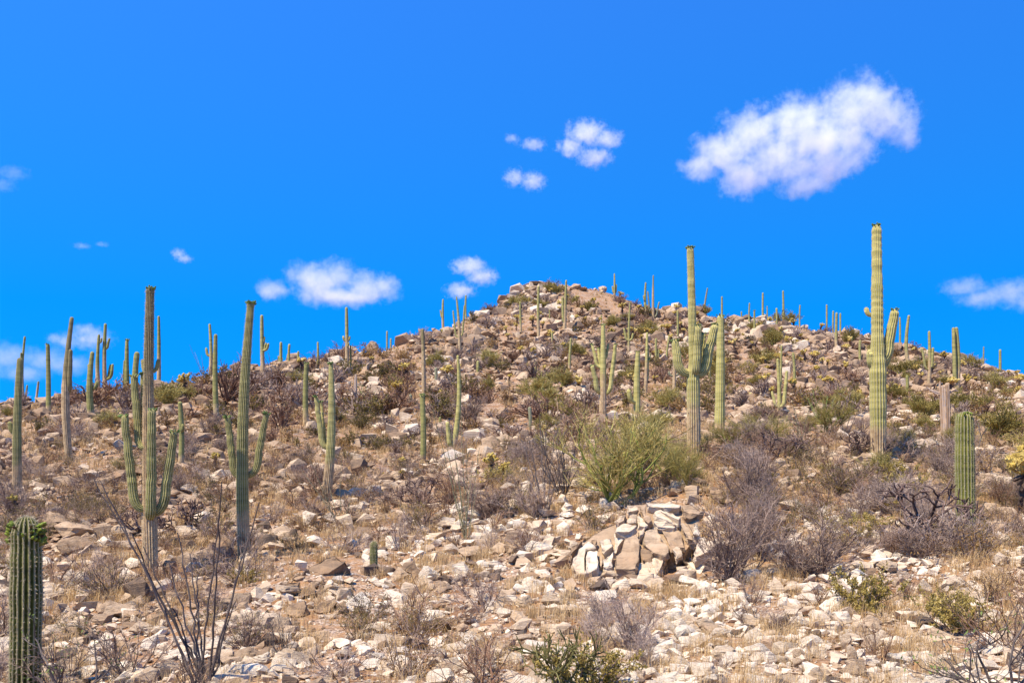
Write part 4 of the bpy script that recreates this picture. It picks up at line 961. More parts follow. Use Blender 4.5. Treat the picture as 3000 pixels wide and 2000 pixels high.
def proto_stag(seed, levels=5, spread=0.75, r0=0.03, ns=3, k=6, upright=0.0):
    random.seed(seed); t = Tubes()
    def rec(p, d, L, r, lv):
        P, e = grow(p, d, L, 4, 0.17, 0.015 + upright)
        t.add(P, np.array((r, r * 0.92, r * 0.98, r * 0.9, r * (0.8 if lv else 0.45))), k, None, cap=True)
        if lv == 0: return
        for q in range(2 if random.random() < 0.62 else 3):
            dd = side(e, random.uniform(0.35, 1.0) * spread + 0.12); dd[2] += upright * 2
            dd /= np.linalg.norm(dd)
            rec(P[-1] if random.random() < 0.7 else P[-2], dd, L * random.uniform(0.72, 0.95), r * 0.80, lv - 1)
    for _ in range(ns):
        rec((random.gauss(0, .03), random.gauss(0, .03), -0.04), rdir(12, 50) if ns > 1 else rdir(0, 10), 0.27, r0, levels)
    return t
STAG = [proto_stag(600 + i, 4 + (i == 0), 1.0, 0.026, 3 + i % 2).mesh('cane_cholla', 'staghorn') for i in range(4)]
for (px, row, hh, wide, pick, lab) in [
    (2705, 1590, 235, 1.15, 0, 'big dark brown cane cholla left of the bristly saguaro'), (2525, 1345, 120, 1.0, 1, 'brown cane cholla touching the left base of the stout tall saguaro'),
    (2285, 1350, 130, 1.05, 2, 'purple-brown cane cholla between the crowned and stout saguaros'), (1235, 1500, 140, 1.0, 0, 'brown tangled cane cholla left of the upright ocotillo'),
    (545, 1560, 140, 0.9, 1, 'tangled cane cholla behind the right arm of the many-armed saguaro'), (410, 1560, 110, 1.0, 2, 'tangled cane cholla left of the many-armed saguaro trunk'),
    (1560, 1230, 90, 1.2, 3, 'purplish cane cholla uphill of the tall dark-stemmed bush'), (2660, 1440, 90, 1.0, 3, 'cane cholla between the stout saguaro and the big cane cholla'),
    (860, 1045, 32, 1.0, 1, 'dark cane cholla on the ridge by the small saguaro trio'), (965, 1065, 32, 1.0, 2, 'dark cane cholla on the ridge left of the tall ridge saguaro'), (1105, 985, 28, 1.0, 3, 'dark cane cholla on the ridge knob')]:
    put('cane_cholla', STAG, px, row, hh, None, 'cactus', 'cane chollas', lab, wide, pick)
PENCIL = proto_stag(655, 4, 0.95, 0.0175, 5, 6, 0.02).mesh('pencil_cholla', 'pencil')
put('pencil_cholla', [PENCIL], 1660, 2050, 270, None, 'cactus', None, 'olive green pencil cholla with upright jointed stems at the bottom edge', 0.95, 0)

# ------------------------------------------------------------------ ocotillos
def ocotillo(px, row, tips, r, mat, lab, d_fix=None, bend=0.03, group='ocotillos'):
    """wands from one foot to tips given by picture place; each wand gets its own depth"""
    x, y, z = ground_at(px, row)
    root = empty('ocotillo', (x, y, z)); tag(root, lab, 'ocotillo', group)
    for (tx, ty) in tips:
        yy = y + random.uniform(-0.5, 0.5); T = np.array(((tx - CX) / F * yy - x, yy - y, (CY - ty) * yy / F - z))
        b0 = np.array((random.gauss(0, .05), random.gauss(0, .05), -0.08))
        L = np.linalg.norm(T)
        mid = (T + b0) * 0.5 + np.array((-T[0] * bend, -T[1] * bend, L * bend * 0.35))
        ts = np.linspace(0, 1, 16)[:, None]
        P = (1 - ts) ** 2 * b0 + 2 * ts * (1 - ts) * mid + ts ** 2 * T
        P[1:-1] += np.random.default_rng(int(tx * 7 + ty)).normal(0, 0.010, (14, 3))
        t = Tubes(); t.add(P, np.linspace(r, r * 0.45, 16), 6)
        for i in range(70):                      # thorns
            f = random.uniform(0.05, 0.97) * 15; k = int(f); c = P[k] + (P[k + 1] - P[k]) * (f - k)
            dd = side((P[k + 1] - P[k]) / np.linalg.norm(P[k + 1] - P[k]), 1.2)
            t.add(np.array([c, c + dd * r * 3.0]), (r * 0.14, r * 0.03), 3, 0.9)
        link('wand', t.mesh('wand', mat), root)
random.seed(23)
ocotillo(600, 2025, [(275, 1400), (298, 1415), (385, 1560), (420, 1600), (492, 1640), (520, 1560), (556, 1620), (580, 1680), (640, 1530), (650, 1410), (730, 1560), (760, 1470), (505, 1780), (690, 1760)], 0.0155, 'twig_dark', 'tall ocotillo with dark thorny wands in the lower left foreground')
ocotillo(1366, 1585, [(1262, 1180), (1290, 1215), (1322, 1260), (1335, 1330), (1350, 1200), (1368, 1300), (1385, 1340), (1405, 1310), (1345, 1400), (1395, 1440), (1318, 1400)], 0.013, 'ocotillo', 'upright ocotillo with bare wands near the centre')
ocotillo(1000, 1545, [(880, 1370), (900, 1400), (930, 1400), (955, 1450), (965, 1430), (1000, 1345), (1042, 1420), (905, 1340)], 0.013, 'ocotillo', 'grey ocotillo right of the one-armed saguaro base')
ocotillo(1596, 1505, [(1530, 1290), (1545, 1260), (1560, 1330), (1580, 1210), (1600, 1230), (1625, 1270), (1655, 1300), (1535, 1370), (1640, 1380)], 0.016, 'twig_dark', 'grey ocotillo left of the large palo verde')
ocotillo(1079, 1190, [(1040, 1115), (1050, 1110), (1060, 1125), (1052, 1140), (1085, 1125), (1072, 1130), (1100, 1145), (1065, 1160)], 0.026, 'ocotillo_green', 'green fan ocotillo on the left slope beside the dead stump')
ocotillo(2410, 1265, [(2365, 1165), (2380, 1140), (2395, 1175), (2412, 1170), (2425, 1160), (2445, 1165), (2460, 1175), (2375, 1180)], 0.022, 'ocotillo_green', 'green-wanded ocotillo left of the stout tall saguaro')
ocotillo(2350, 1290, [(2300, 1185), (2320, 1170), (2330, 1200), (2372, 1190), (2290, 1200)], 0.016, 'ocotillo', 'grey ocotillo left of the green-wanded one')
ocotillo(2475, 1280, [(2452, 1185), (2440, 1170), (2508, 1160), (2520, 1190), (2465, 1210)], 0.015, 'twig_dark', 'bare ocotillo just left of the stout tall saguaro')
ocotillo(800, 1095, [(770, 1040), (785, 1030), (800, 1050), (815, 1045), (825, 1060)], 0.03, 'twig_dark', 'dark ocotillo on the left ridge by the hook-armed saguaro')
ocotillo(1385, 1080, [(1365, 1030), (1375, 1025), (1395, 1035), (1380, 1045)], 0.03, 'twig_dark', 'ocotillo right of the trident saguaro base')
ocotillo(955, 1140, [(940, 1060), (950, 1075), (962, 1085), (935, 1090)], 0.026, 'twig_dark', 'thin ocotillo left of the tall ridge saguaro')
ocotillo(600, 1090, [(555, 1010), (570, 1030), (590, 1040), (640, 1060), (625, 1050)], 0.022, 'ocotillo', 'thin wispy ocotillo on the left ridge by the short-armed saguaro')

# ------------------------------------------------------------------ thin leafy branches at the lower corners
def thorn_tree(name, px, row, hpx, seed, lab, lean, leaves=240, mat='twig_dark', r0=0.022):
    random.seed(seed); t = Tubes(); lv = Tubes()
    def rec(p, d, L, r, n):
        P, e = grow(p, d, L, 6, 0.16, 0.02)
        t.add(P, np.linspace(r, r * 0.6, 7), 5)
        if n == 0:
            for _ in range(max(1, leaves // 90)):
                c = P[random.randint(1, 6)]; a = rdir(20, 160) * 0.05; b = np.cross(a, rdir(0, 180)); b *= 0.016 / (np.linalg.norm(b) + 1e-9); lv.quad(c + a * 0.5, a, b)
            return
        for _ in range(3):
            i = random.randint(2, 6); dd = side(e, random.uniform(0.4, 1.0)); rec(P[i], dd, L * random.uniform(0.55, 0.8), r * 0.52, n - 1)
    for d in lean: 
        v = np.array(d, float); rec((0, 0, -0.05), v / np.linalg.norm(v), 0.62, r0, 3)
    x, y, z = ground_at(px, row); s = hpx * y / F
    root = empty(name, (x, y, z), 0, s); tag(root, lab, 'tree')
    link('branches', t.mesh('branches', mat), root); link('leaves', lv.mesh('leaves', 'leaf_green'), root)
thorn_tree('thorn_tree', 2960, 2060, 330, 5, 'bare dark-branched thorn tree with few green leaves at the lower right corner', [(-0.5, 0.1, 0.6), (-0.85, 0.2, 0.35), (-0.15, -0.1, 0.8), (0.2, 0.3, 0.7), (-0.5, 0.4, 0.8)], 120, 'twig_dark', 0.016)
thorn_tree('thorn_tree', 190, 2070, 230, 8, 'low dark-branched thorn shrub beside the fruiting saguaro at the lower left', [(0.5, 0.2, 0.6), (-0.2, 0.1, 0.8), (0.85, 0.1, 0.4), (-0.5, 0.3, 0.7)], 260, 'twig_dark', 0.024)
thorn_tree('thorn_tree', 2860, 1320, 90, 11, 'small dark forked thorn tree right of the bristly saguaro', [(0.5, 0.1, 0.6), (-0.5, 0.1, 0.5), (0.1, 0.2, 0.8)], 200, 'twig_dark', 0.03)

# ------------------------------------------------------------------ saguaros
def column(P, R, ribs, per, amp):
    P = np.asarray(P, float); R = np.asarray(R, float); n = len(P)
    t = np.gradient(P, axis=0); t /= np.linalg.norm(t, axis=1, keepdims=True) + 1e-9
    u = np.zeros((n, 3)); u0 = np.array((1.0, 0.0, 0.0)) if abs(t[0][0]) < 0.7 else np.array((0.0, 1.0, 0.0))
    for i in range(n):
        u0 = u0 - t[i] * u0.dot(t[i]); u0 /= np.linalg.norm(u0); u[i] = u0
    w = np.cross(t, u)
    k = ribs * per; a = np.arange(k) * 2 * math.pi / k
    crest = np.abs(np.sin(a * ribs / 2.0 + (math.pi / 4 if per == 2 else 0)))
    if per == 2: crest = (np.arange(k) % 2).astype(float)
    prof = 1 - amp * (1 - crest)
    V = P[:, None, :] + R[:, None, None] * prof[None, :, None] * (np.cos(a)[None, :, None] * u[:, None, :] + np.sin(a)[None, :, None] * w[:, None, :])
    i = np.arange(n - 1)[:, None] * k; j = np.arange(k)[None, :]; j2 = (j + 1) % k
    Q = np.stack([i + j, i + j2, i + k + j2, i + k + j], -1).reshape(-1, 4)
    return V.reshape(-1, 3), Q, np.tile(crest, n), V
def dome(P, R, L):
    """round off the end of a column"""
    d = np.concatenate([[0], np.cumsum(np.linalg.norm(np.diff(P, axis=0), axis=1))]); rem = d[-1] - d
    r = R[-1] * 1.15
    return R * np.where(rem < r, np.sqrt(np.clip(1 - (1 - rem / r) ** 2, 0.0, 1)) * 0.97 + 0.03, 1.0)
def resample(P, R, step):
    P = np.asarray(P, float); d = np.concatenate([[0], np.cumsum(np.linalg.norm(np.diff(P, axis=0), axis=1))])
    n = max(8, int(d[-1] / step)); s = np.linspace(0, d[-1], n)
    tipr = R[-1] * 1.2
    s = np.unique(np.concatenate([s[s < d[-1] - tipr], d[-1] - tipr * np.array((1.0, 0.75, 0.5, 0.3, 0.15, 0.06, 0.0))]))
    return np.stack([np.interp(s, d, P[:, k]) for k in range(3)], -1), np.interp(s, d, R)
def spines_on(V3, ribs, per, length, step, seed, rows_every=1, thin=0.0018):
    g = np.random.default_rng(seed); n, k, _ = V3.shape
    c = V3.mean(1, keepdims=True)
    idx = np.arange(ribs) * per + (per // 2)
    vv, tt = [], []
    for i in range(1, n, rows_every):
        pts = V3[i, idx]; d = pts - c[i]; d /= np.linalg.norm(d, axis=1, keepdims=True) + 1e-9
        for _ in range(step):
            dd = d + g.normal(0, 0.55, d.shape); dd /= np.linalg.norm(dd, axis=1, keepdims=True)
            w = np.cross(dd, g.normal(0, 1, d.shape)); w *= thin / (np.linalg.norm(w, axis=1, keepdims=True) + 1e-9)
            L = length * g.uniform(0.5, 1.1, (len(idx), 1)); b = pts + g.normal(0, 0.006, pts.shape)
            vv.append(np.stack([b - w, b + w, b + dd * L], 1).reshape(-1, 3)); tt.append(np.repeat(g.uniform(0, 1, len(idx)), 3))
    V = np.concatenate(vv)
    return V, np.arange(len(V)).reshape(-1, 3), np.concatenate(tt)
def bud_mesh(r, n, mat, size, seed, drop=0.0, spread=1.0, sides=False):
    random.seed(seed); t = Tubes()
    for _ in range(n):
        a = random.uniform(0, 6.28) if not sides else (math.pi * random.randint(0, 1) + random.gauss(-0.15, 0.55)); q = random.uniform(0.2 if not sides else 0.75, 1.0) * r; z = (0.35 * (1 - q / r) + random.uniform(-0.25 - drop, 0.1)) * r
        p = np.array((math.cos(a) * q, math.sin(a) * q, z)); d = np.array((math.cos(a) * spread, math.sin(a) * spread, random.uniform(0.2, 1.3))); d /= np.linalg.norm(d)
        L = size * random.uniform(0.7, 1.3)
        joint(t, p, p + d * L, size * 0.26, 5 if r < 0.1 else 6)
    return t.mesh('flower_buds', mat)

SAG_N = [0]
def saguaro(label, xb, yb, xt, yt, wb, wt, arms=(), bark=0.25, crown=0, mat=None, back=0.0, scale_w=1.0, wave=0.5, waist=None, spine=None, d_at=None, bow=None, arm_mat=None):
    SAG_N[0] += 1; seed = 1000 + SAG_N[0] * 13; g = np.random.default_rng(seed)
    x, y, z = ground_at(xb, yb)
    if back: y += back; x = (xb - CX) / F * y; z = float(H(x, y))
    if d_at: y = d_at; x = (xb - CX) / F * y; z = float(H(x, y))
    m = y / F
    hgt = (CY - yt) * m - z
    q = 0 if y < 36 else 1 if y < 62 else 2
    ribs, per, amp = ((17, 6, 0.24), (14, 3, 0.24), (11, 2, 0.2))[q]
    step = (0.055, 0.13, 0.30)[q]
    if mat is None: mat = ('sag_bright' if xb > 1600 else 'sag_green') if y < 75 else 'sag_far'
    root = empty('saguaro_cactus', (x, y, z)); tag(root, label, 'cactus', 'saguaros')
    # trunk: slim at the top, fullest at two fifths, drawn in at the foot
    tip = np.array(((xt - xb) * m, 0.0, hgt))
    s = np.linspace(0, 1, 40)
    P = s[:, None] * tip; P[:, 2] -= 0.15 * (1 - s)
    bowx, bowy = g.normal(0, 0.016, 2) * hgt
    if bow is not None: bowx = bow * m
    P[:, 0] += bowx * np.sin(math.pi * s); P[:, 1] += bowy * np.sin(math.pi * s)
    rb, rt = wb * m * 0.5 * scale_w, wt * m * 0.5 * scale_w
    prof = np.interp(s, [0, 0.04, 0.2, 0.5, 0.8, 1.0], [0.86, 0.92, 1.0, 0.72, 0.36, 0.0])
    if waist: prof = np.interp(s, [a for a, _ in waist], [b for _, b in waist])
    R = rt + (rb - rt) * prof
    P, R = resample(P, R, step)
    zz = P[:, 2]
    R = R * (1 + wave * 0.05 * np.sin(zz * 5.1 + g.uniform(0, 6)) * np.sin(zz * 1.7 + g.uniform(0, 6)) + g.normal(0, 0.006, len(R)))
    ph = np.cumsum(np.gradient(zz) * (2 * math.pi / 0.27) * (1 + 0.4 * np.sin(zz * 2.3 + seed)))
    R = R * (1 + wave * 0.045 * np.sin(ph) * np.interp(zz / hgt, [0.3, 0.6], [0.25, 1.0]))
    R = dome(P, R, hgt)
    V, Q, crest, V3 = column(P, R, ribs, per, amp)
    bk = np.clip(1.15 - V[:, 2] / max(hgt * bark * 2.0, 0.01), 0, 1) if bark > 0 else np.zeros(len(V))
    link('trunk', mesh_np('trunk', V, Q, mat, {'rib': crest, 'bark': bk}, True), root)
    use_spines = q == 0 if spine is None else spine > 0
    if use_spines:
        sv, sf, st = spines_on(V3, ribs, per, 0.035 if not spine else spine, 6 if y < 15 else 4 if y < 26 else 2, seed, 1, 0.0026 if y < 26 else 0.0018)
        so = link('spines', mesh_np('spines', sv, sf, 'spine', {'tone': st}), root); tag(so, kind='stuff')
    if crown:
        b = link('flower_buds', bud_mesh(max(R[-6], 0.05), 26 if q == 0 else 16, 'bud', 0.075 if q < 2 else 0.12, seed, 0, 0.7), root); b.location = tip + np.array((0, 0, -0.05)); tag(b, kind='stuff')
    for ai, (ax, ay, at, aw, dy) in enumerate(arms):
        za = (CY - at) * m - z; zt = (CY - ay) * m - z
        f = za / hgt; cx = tip[0] * f + bowx * math.sin(math.pi * f); dx = (ax - xb) * m - cx
        ra = aw * m * 0.5
        out = math.hypot(dx, dy) + 1e-6
        rise = zt - za
        e = min(out * 0.9, max(rise, 0.15) * 0.75)
        sw = 0.66 if rise > 2 * out else 0.88
        A = np.linspace(0, math.pi / 2, 14)
        pts = [np.array((cx, 0, za - 0.02))]
        for a in A: pts.append(np.array((cx + dx * sw * (0.16 + 0.84 * math.sin(a)), dy * sw * (0.16 + 0.84 * math.sin(a)), za - 0.10 * out * math.sin(2 * a) + e * (1 - math.cos(a)))))
        top = np.array((cx + dx, dy, zt))
        for kf in np.linspace(0.08, 1, 14): pts.append(pts[14] * (1 - kf) + top * kf + np.array((g.normal(0, .006), g.normal(0, .006), 0)))
        PA = np.array(pts)
        RA = np.interp(np.linspace(0, 1, len(PA)), [0, 0.12, 0.35, 0.7, 1.0], [0.70, 1.0, 1.18, 1.06, 0.86]) * ra
        PA, RA = resample(PA, RA, step)
        RA = dome(PA, RA * (1 + g.normal(0, 0.008, len(RA))), 0)
        av, aq, ac, av3 = column(PA, RA, max(9, ribs - 4), per, amp)
        ao = link('arm', mesh_np('arm', av, aq, arm_mat or mat, {'rib': ac, 'bark': np.clip(0.1 - 0 * av[:, 0], 0, 1)}, True), root)
        if use_spines:
            sv, sf, st = spines_on(av3, max(9, ribs - 4), per, 0.03, 2, seed + ai)
            so = link('spines', mesh_np('spines', sv, sf, 'spine', {'tone': st}), ao); tag(so, kind='stuff')
        if crown and rise > 0.8:
            b = link('flower_buds', bud_mesh(max(RA[-6], 0.04), 14, 'bud', 0.07 if q < 2 else 0.10, seed + ai, 0, 0.7), ao); b.location = top + np.array((0, 0, -0.04)); tag(b, kind='stuff')
    return root, (x, y, z), m, hgt

S = saguaro
# --- nearest ones
r, (x, y, z), m, h = S('dark green saguaro crowned with green fruit at the lower left corner', 71, 2110, 77, 1512, 88, 70, bark=0.0, mat='sag_dark', spine=0.045, d_at=12.6, waist=[(0, .9), (.3, 1.0), (.75, .98), (.92, .75), (1, .4)])
fr = link('fruit_cluster', bud_mesh(0.19, 130, 'fruit', 0.066, 77, 1.0, 1.5, True), r); fr.location = ((77 - 71) * m, 0, h - 0.13); tag(fr, kind='stuff')
S('tall many-armed saguaro in the left foreground with brown upper trunk', 443, 1692, 440, 842, 44, 23, [(457, 1200, 1512, 26, -0.24), (514, 1262, 1498, 25, -0.05), (371, 1216, 1488, 24, -0.12), (387, 1098, 1310, 21, 0.10), (405, 1088, 1300, 19, 0.30), (410, 1052, 1088, 10, 0.15), (460, 1052, 1088, 10, 0.12)], bark=0.50, crown=1, mat='sag_brown', wave=0.4, waist=[(0, .95), (.2, 1), (.46, .52), (.73, .28), (1, 0)], bow=-10, arm_mat='sag_green')
S('tall leaning saguaro with two upcurved arms left of centre', 716, 1640, 735, 884, 37, 19, [(669, 1220, 1392, 19, -0.1), (783, 1209, 1390, 19, -0.05)], bark=0.14, crown=1, mat='sag_green')
S('candelabra saguaro with four upraised arms right of centre', 2032, 1345, 2022, 722, 40, 20, [(1975, 996, 1094, 23, -0.15), (2039, 958, 1094, 21, -0.42), (2066, 972, 1085, 20, 0.25), (2094, 950, 1096, 25, -0.10)], bark=0.20, crown=1, mat='sag_bright', waist=[(0, .95), (.1, 1), (.38, .95), (.46, .25), (.8, .1), (1, 0)])
S('stout tall saguaro with short arms at the right, the tallest of all', 2574, 1352, 2568, 658, 50, 26, [(2618, 908, 1056, 27, -0.15), (2616, 1006, 1072, 18, 0.25), (2541, 1026, 1078, 19, -0.2), (2537, 902, 922, 12, 0.05)], bark=0.12, crown=1, mat='sag_bright', bow=-6, waist=[(0, .75), (.08, .75), (.25, .9), (.4, .95), (.47, .5), (.6, .36), (.8, .18), (1, 0)], wave=0.9)
S('thick armless saguaro with a green bud crown beside the candelabra saguaro', 2107, 1280, 2111, 922, 31, 20, bark=0.10, crown=1, mat='sag_bright', spine=0.03)
r, (x, y, z), m, h = S('bristly dark green saguaro with round head in the right foreground', 2830, 1560, 2826, 1205, 55, 48, bark=0.0, mat='sag_spiny', spine=0.045, waist=[(0, .95), (.3, 1), (.8, .95), (.93, .6), (1, .3)])
fr = link('fruit_cluster', bud_mesh(0.16, 16, 'fruit', 0.08, 78, 0.3, 1.2), r); fr.location = (-0.05, -0.05, h - 0.10); tag(fr, kind='stuff')
S('short barrel-like young saguaro among the rocks in the middle foreground', 1096, 1676, 1096, 1584, 23, 22, bark=0.0, mat='sag_spiny', spine=0.03, waist=[(0, .8), (.5, 1), (1, .6)])
# --- left slope
S('slim saguaro with a stub arm at the left edge', 52, 1470, 58, 1048, 27, 15, [(31, 1236, 1268, 12, -0.1)], bark=0.22, mat='sag_green')
S('thin far saguaro rising behind the left edge saguaro', 70, 1172, 73, 985, 7, 6, bark=0.3)
S('thin far saguaro just left of another at the left edge', 61, 1176, 62, 1032, 6, 5, bark=0.2)
S('tiny leaning saguaro stub on the left ridge', 75, 1172, 80, 1127, 6, 5, bark=0.6)
S('short grey leaning saguaro on the left ridge', 104, 1180, 113, 1116, 7, 6, bark=0.6, mat='sag_grey')
S('dark armless saguaro with flower crown on the left slope', 142, 1215, 140, 1007, 15, 11, bark=0.1, crown=1)
S('brown saguaro with charred base and one long arm hugging its trunk', 204, 1350, 211, 928, 24, 11, [(218, 1026, 1148, 13, -0.35)], bark=0.46, mat='sag_brown', waist=[(0, .85), (.2, .9), (.5, 1.0), (.62, .6), (1, 0)])
S('green tapering saguaro with two stub arms on the left slope', 269, 1230, 271, 1029, 21, 11, [(257, 1066, 1108, 8, 0.1), (288, 1118, 1138, 10, -0.1)], bark=0.12)
S('slim saguaro with many right-hand arms on the left ridge', 309, 1154, 309, 947, 13, 8, [(321, 990, 1021, 7, 0), (321, 1066, 1112, 7, 0.2), (332, 1066, 1110, 8, -0.1)], bark=0.45)
S('slim saguaro touching the many-armed one on the left ridge', 290, 1156, 290, 979, 13, 7, [(298, 990, 1004, 5, 0)], bark=0.35)
S('flower-crowned saguaro left of the many-armed foreground saguaro', 373, 1165, 372, 995, 15, 9, bark=0.15, crown=1)
S('thin saguaro just behind the flower-crowned one on the left ridge', 364, 1156, 364, 1055, 5, 4, bark=0.2)
S('round-headed saguaro half hidden behind the many-armed foreground saguaro', 402, 1190, 402, 1030, 18, 16, bark=0.1, mat='sag_green')
S('tall thin saguaro right of the many-armed foreground saguaro top', 465, 1132, 465, 925, 12, 7, bark=0.35)
S('short-armed saguaro on the left ridge behind a straight one', 616, 1086, 614, 948, 11, 7, [(604, 1018, 1042, 7, 0)], bark=0.35)
S('straight armless saguaro on the left slope', 636, 1248, 632, 978, 17, 11, bark=0.16)
S('young saguaro with a knob arm left of the leaning two-armed one', 528, 1378, 527, 1175, 17, 13, [(538, 1242, 1262, 9, -0.1)], bark=0.18)
S('hook-armed saguaro on the left ridge', 771, 1106, 767, 922, 13, 9, [(774, 985, 1005, 7, 0.1), (779, 1003, 1028, 8, 0.1), (788, 1006, 1026, 7, -0.1)], bark=0.3)
S('clustered short saguaro, leftmost of the ridge trio', 821, 1072, 823, 1001, 10, 8, [(815, 1042, 1060, 5, 0), (828, 1048, 1062, 4, 0)], bark=0.1)
S('middle saguaro of the ridge trio', 848, 1074, 848, 1007, 8, 7, bark=0.1)
S('rightmost and smallest saguaro of the ridge trio', 874, 1072, 874, 1028, 7, 6, bark=0.1)
S('small tapering saguaro on the ridge right of the trio', 931, 1083, 931, 1001, 9, 5, bark=0.15)
S('tall ridge saguaro with tiny arms, left of the summit', 1017, 1090, 1015, 899, 12, 8, [(1005, 984, 998, 6, 0), (1025, 985, 997, 6, 0), (1023, 1004, 1014, 5, -0.2)], bark=0.42)
S('short saguaro tucked behind the tall ridge saguaro', 1024, 1086, 1027, 1011, 6, 5, bark=0.2)
S('green flower-crowned saguaro on the left slope', 897, 1255, 898, 1062, 17, 13, bark=0.2, crown=1, mat='sag_green')
S('one-armed saguaro with pale ribbed base left of centre', 954, 1464, 969, 1062, 29, 12, [(927, 1161, 1310, 14, -0.1), (935, 1173, 1300, 8, 0.25)], bark=0.22, crown=1, mat='sag_bright')
S('slim rusty-sided saguaro above the flower-topped one near the centre', 1242, 1168, 1238, 962, 13, 9, bark=0.55, mat='sag_brown')
S('flower-topped green saguaro near the centre, below the rusty one', 1239, 1360, 1237, 1154, 18, 15, bark=0.1, crown=1, mat='sag_green')
S('leaning slim saguaro with a grey pup at its base', 1325, 1322, 1341, 1040, 17, 8, [(1311, 1235, 1308, 13, -0.15)], bark=0.1, mat='sag_bright')
S('small saguaro with a left arm on the ridge left of the summit', 1299, 956, 1298, 876, 8, 5, [(1290, 908, 930, 4, 0)], bark=0.3)
S('trident saguaro on the slope left of the summit', 1347, 1040, 1337, 868, 10, 4, [(1327, 909, 988, 5, 0.1), (1361, 894, 985, 5, -0.1)], bark=0.5)
S('small ridge saguaro right behind the trident saguaro', 1366, 928, 1365, 864, 6, 5, bark=0.1)
S('short stub saguaro on the ridge knob', 1134, 1004, 1134, 969, 5, 5, bark=0)
S('tiny saguaro right of the ridge knob', 1145, 1016, 1145, 991, 5, 5, bark=0)
S('small grey saguaro in the brush right of the dead stump', 1203, 1192, 1203, 1154, 10, 10, bark=0.1, mat='sag_grey')
S('grey young saguaro right of the rusty saguaro', 1276, 1128, 1277, 1076, 10, 9, bark=0.2, mat='sag_grey')
S('squat green saguaro right of the trident saguaro', 1400, 1090, 1400, 1056, 10, 9, bark=0)
S('tiny green saguaro right of the flower-topped saguaro', 1289, 1238, 1289, 1220, 9, 8, bark=0)
# --- below the summit
S('dark-topped straight saguaro below the summit', 1578, 998, 1578, 837, 9, 7, bark=0.3)
S('twin-stemmed saguaro below the summit', 1654, 975, 1659, 820, 11, 5, [(1648, 868, 945, 8, 0.1)], bark=0.45)
S('slim saguaro at the left end of the summit slope', 1526, 972, 1524, 883, 7, 6, bark=0.2)
S('thin short saguaro left of the twin-stemmed one', 1610, 945, 1610, 907, 4, 4, bark=0.1)
S('small candelabra saguaro on the skyline right of the summit ledge', 1800, 878, 1800, 801, 7, 4, [(1794, 838, 858, 5, 0), (1806, 833, 858, 5, 0)], bark=0.2)
S('green ridge saguaro with a small left arm right of the summit', 1893, 930, 1892, 827, 8, 5, [(1885, 865, 880, 4, 0)], bark=0.2)
S('pale three-pronged saguaro on the ridge right of the summit', 1914, 936, 1914, 806, 8, 4, [(1898, 853, 925, 5, 0.1), (1931, 884, 928, 5, -0.1)], bark=0.6, mat='sag_grey')
S('slim three-armed saguaro on the slope right of the summit', 1843, 1052, 1846, 885, 9, 4, [(1828, 961, 996, 7, 0.1), (1854, 976, 996, 6, -0.1)], bark=0.2)
S('dark-crowned short saguaro left of the slim three-armed one', 1762, 948, 1762, 922, 4, 4, bark=0.1)
S('many-armed green saguaro rising behind the palo verde', 1765, 1240, 1767, 950, 22, 11, [(1733, 1072, 1150, 13, -0.3), (1734, 1006, 1075, 9, 0.2), (1754, 1018, 1080, 9, 0.3), (1802, 1009, 1152, 12, -0.2), (1784, 1006, 1050, 8, 0.2)], bark=0.35, crown=1, mat='sag_bright')
S('flower-crowned saguaro with a small low arm behind the palo verde', 1867, 1225, 1869, 1029, 21, 13, [(1838, 1142, 1178, 12, -0.3)], bark=0.08, crown=1, mat='sag_bright')
S('grey-based double saguaro left of the candelabra saguaro', 1891, 1154, 1896, 973, 11, 7, [(1900, 1015, 1120, 8, 0.2), (1907, 1033, 1056, 4, 0.1)], bark=0.4)
S('short green saguaro pair right of the grey-based double one', 1922, 1070, 1922, 990, 8, 7, [(1930, 1022, 1060, 6, 0.1)], bark=0.1)
S('dark leaning saguaro with a cholla beside it', 1952, 1058, 1961, 984, 7, 6, bark=0.15)
S('slim saguaro directly left of the candelabra saguaro top', 1986, 1006, 1985, 908, 7, 6, bark=0.15)
S('pale anchor-armed saguaro behind the candelabra saguaro', 1974, 1163, 1974, 1012, 11, 8, [(1958, 1088, 1100, 6, 0), (1990, 1080, 1100, 6, 0)], bark=0.55, mat='sag_grey')
S('thin saguaro peeking above the thick crowned one', 2114, 962, 2115, 868, 6, 5, bark=0.1)
S('tilted grey saguaro on the ridge between candelabra and crowned ones', 2061, 925, 2073, 843, 6, 4, bark=0.4, mat='sag_grey')
S('small green saguaro right below the candelabra arms', 2079, 1118, 2079, 1076, 7, 6, bark=0)
S('short young saguaro on the middle slope', 1617, 1014, 1617, 973, 6, 6, bark=0.1)
S('leaning slim saguaro on the middle slope', 1668, 1090, 1673, 990, 9, 6, bark=0.2)
S('stubby green saguaro on the middle slope', 1569, 1102, 1569, 1060, 7, 7, bark=0)
S('small grey-green saguaro left of the dark bush', 1551, 1266, 1551, 1191, 9, 11, bark=0.2, mat='sag_grey')
S('short saguaro left of the green many-armed one in the brush', 1604, 1174, 1605, 1147, 6, 6, bark=0.2)
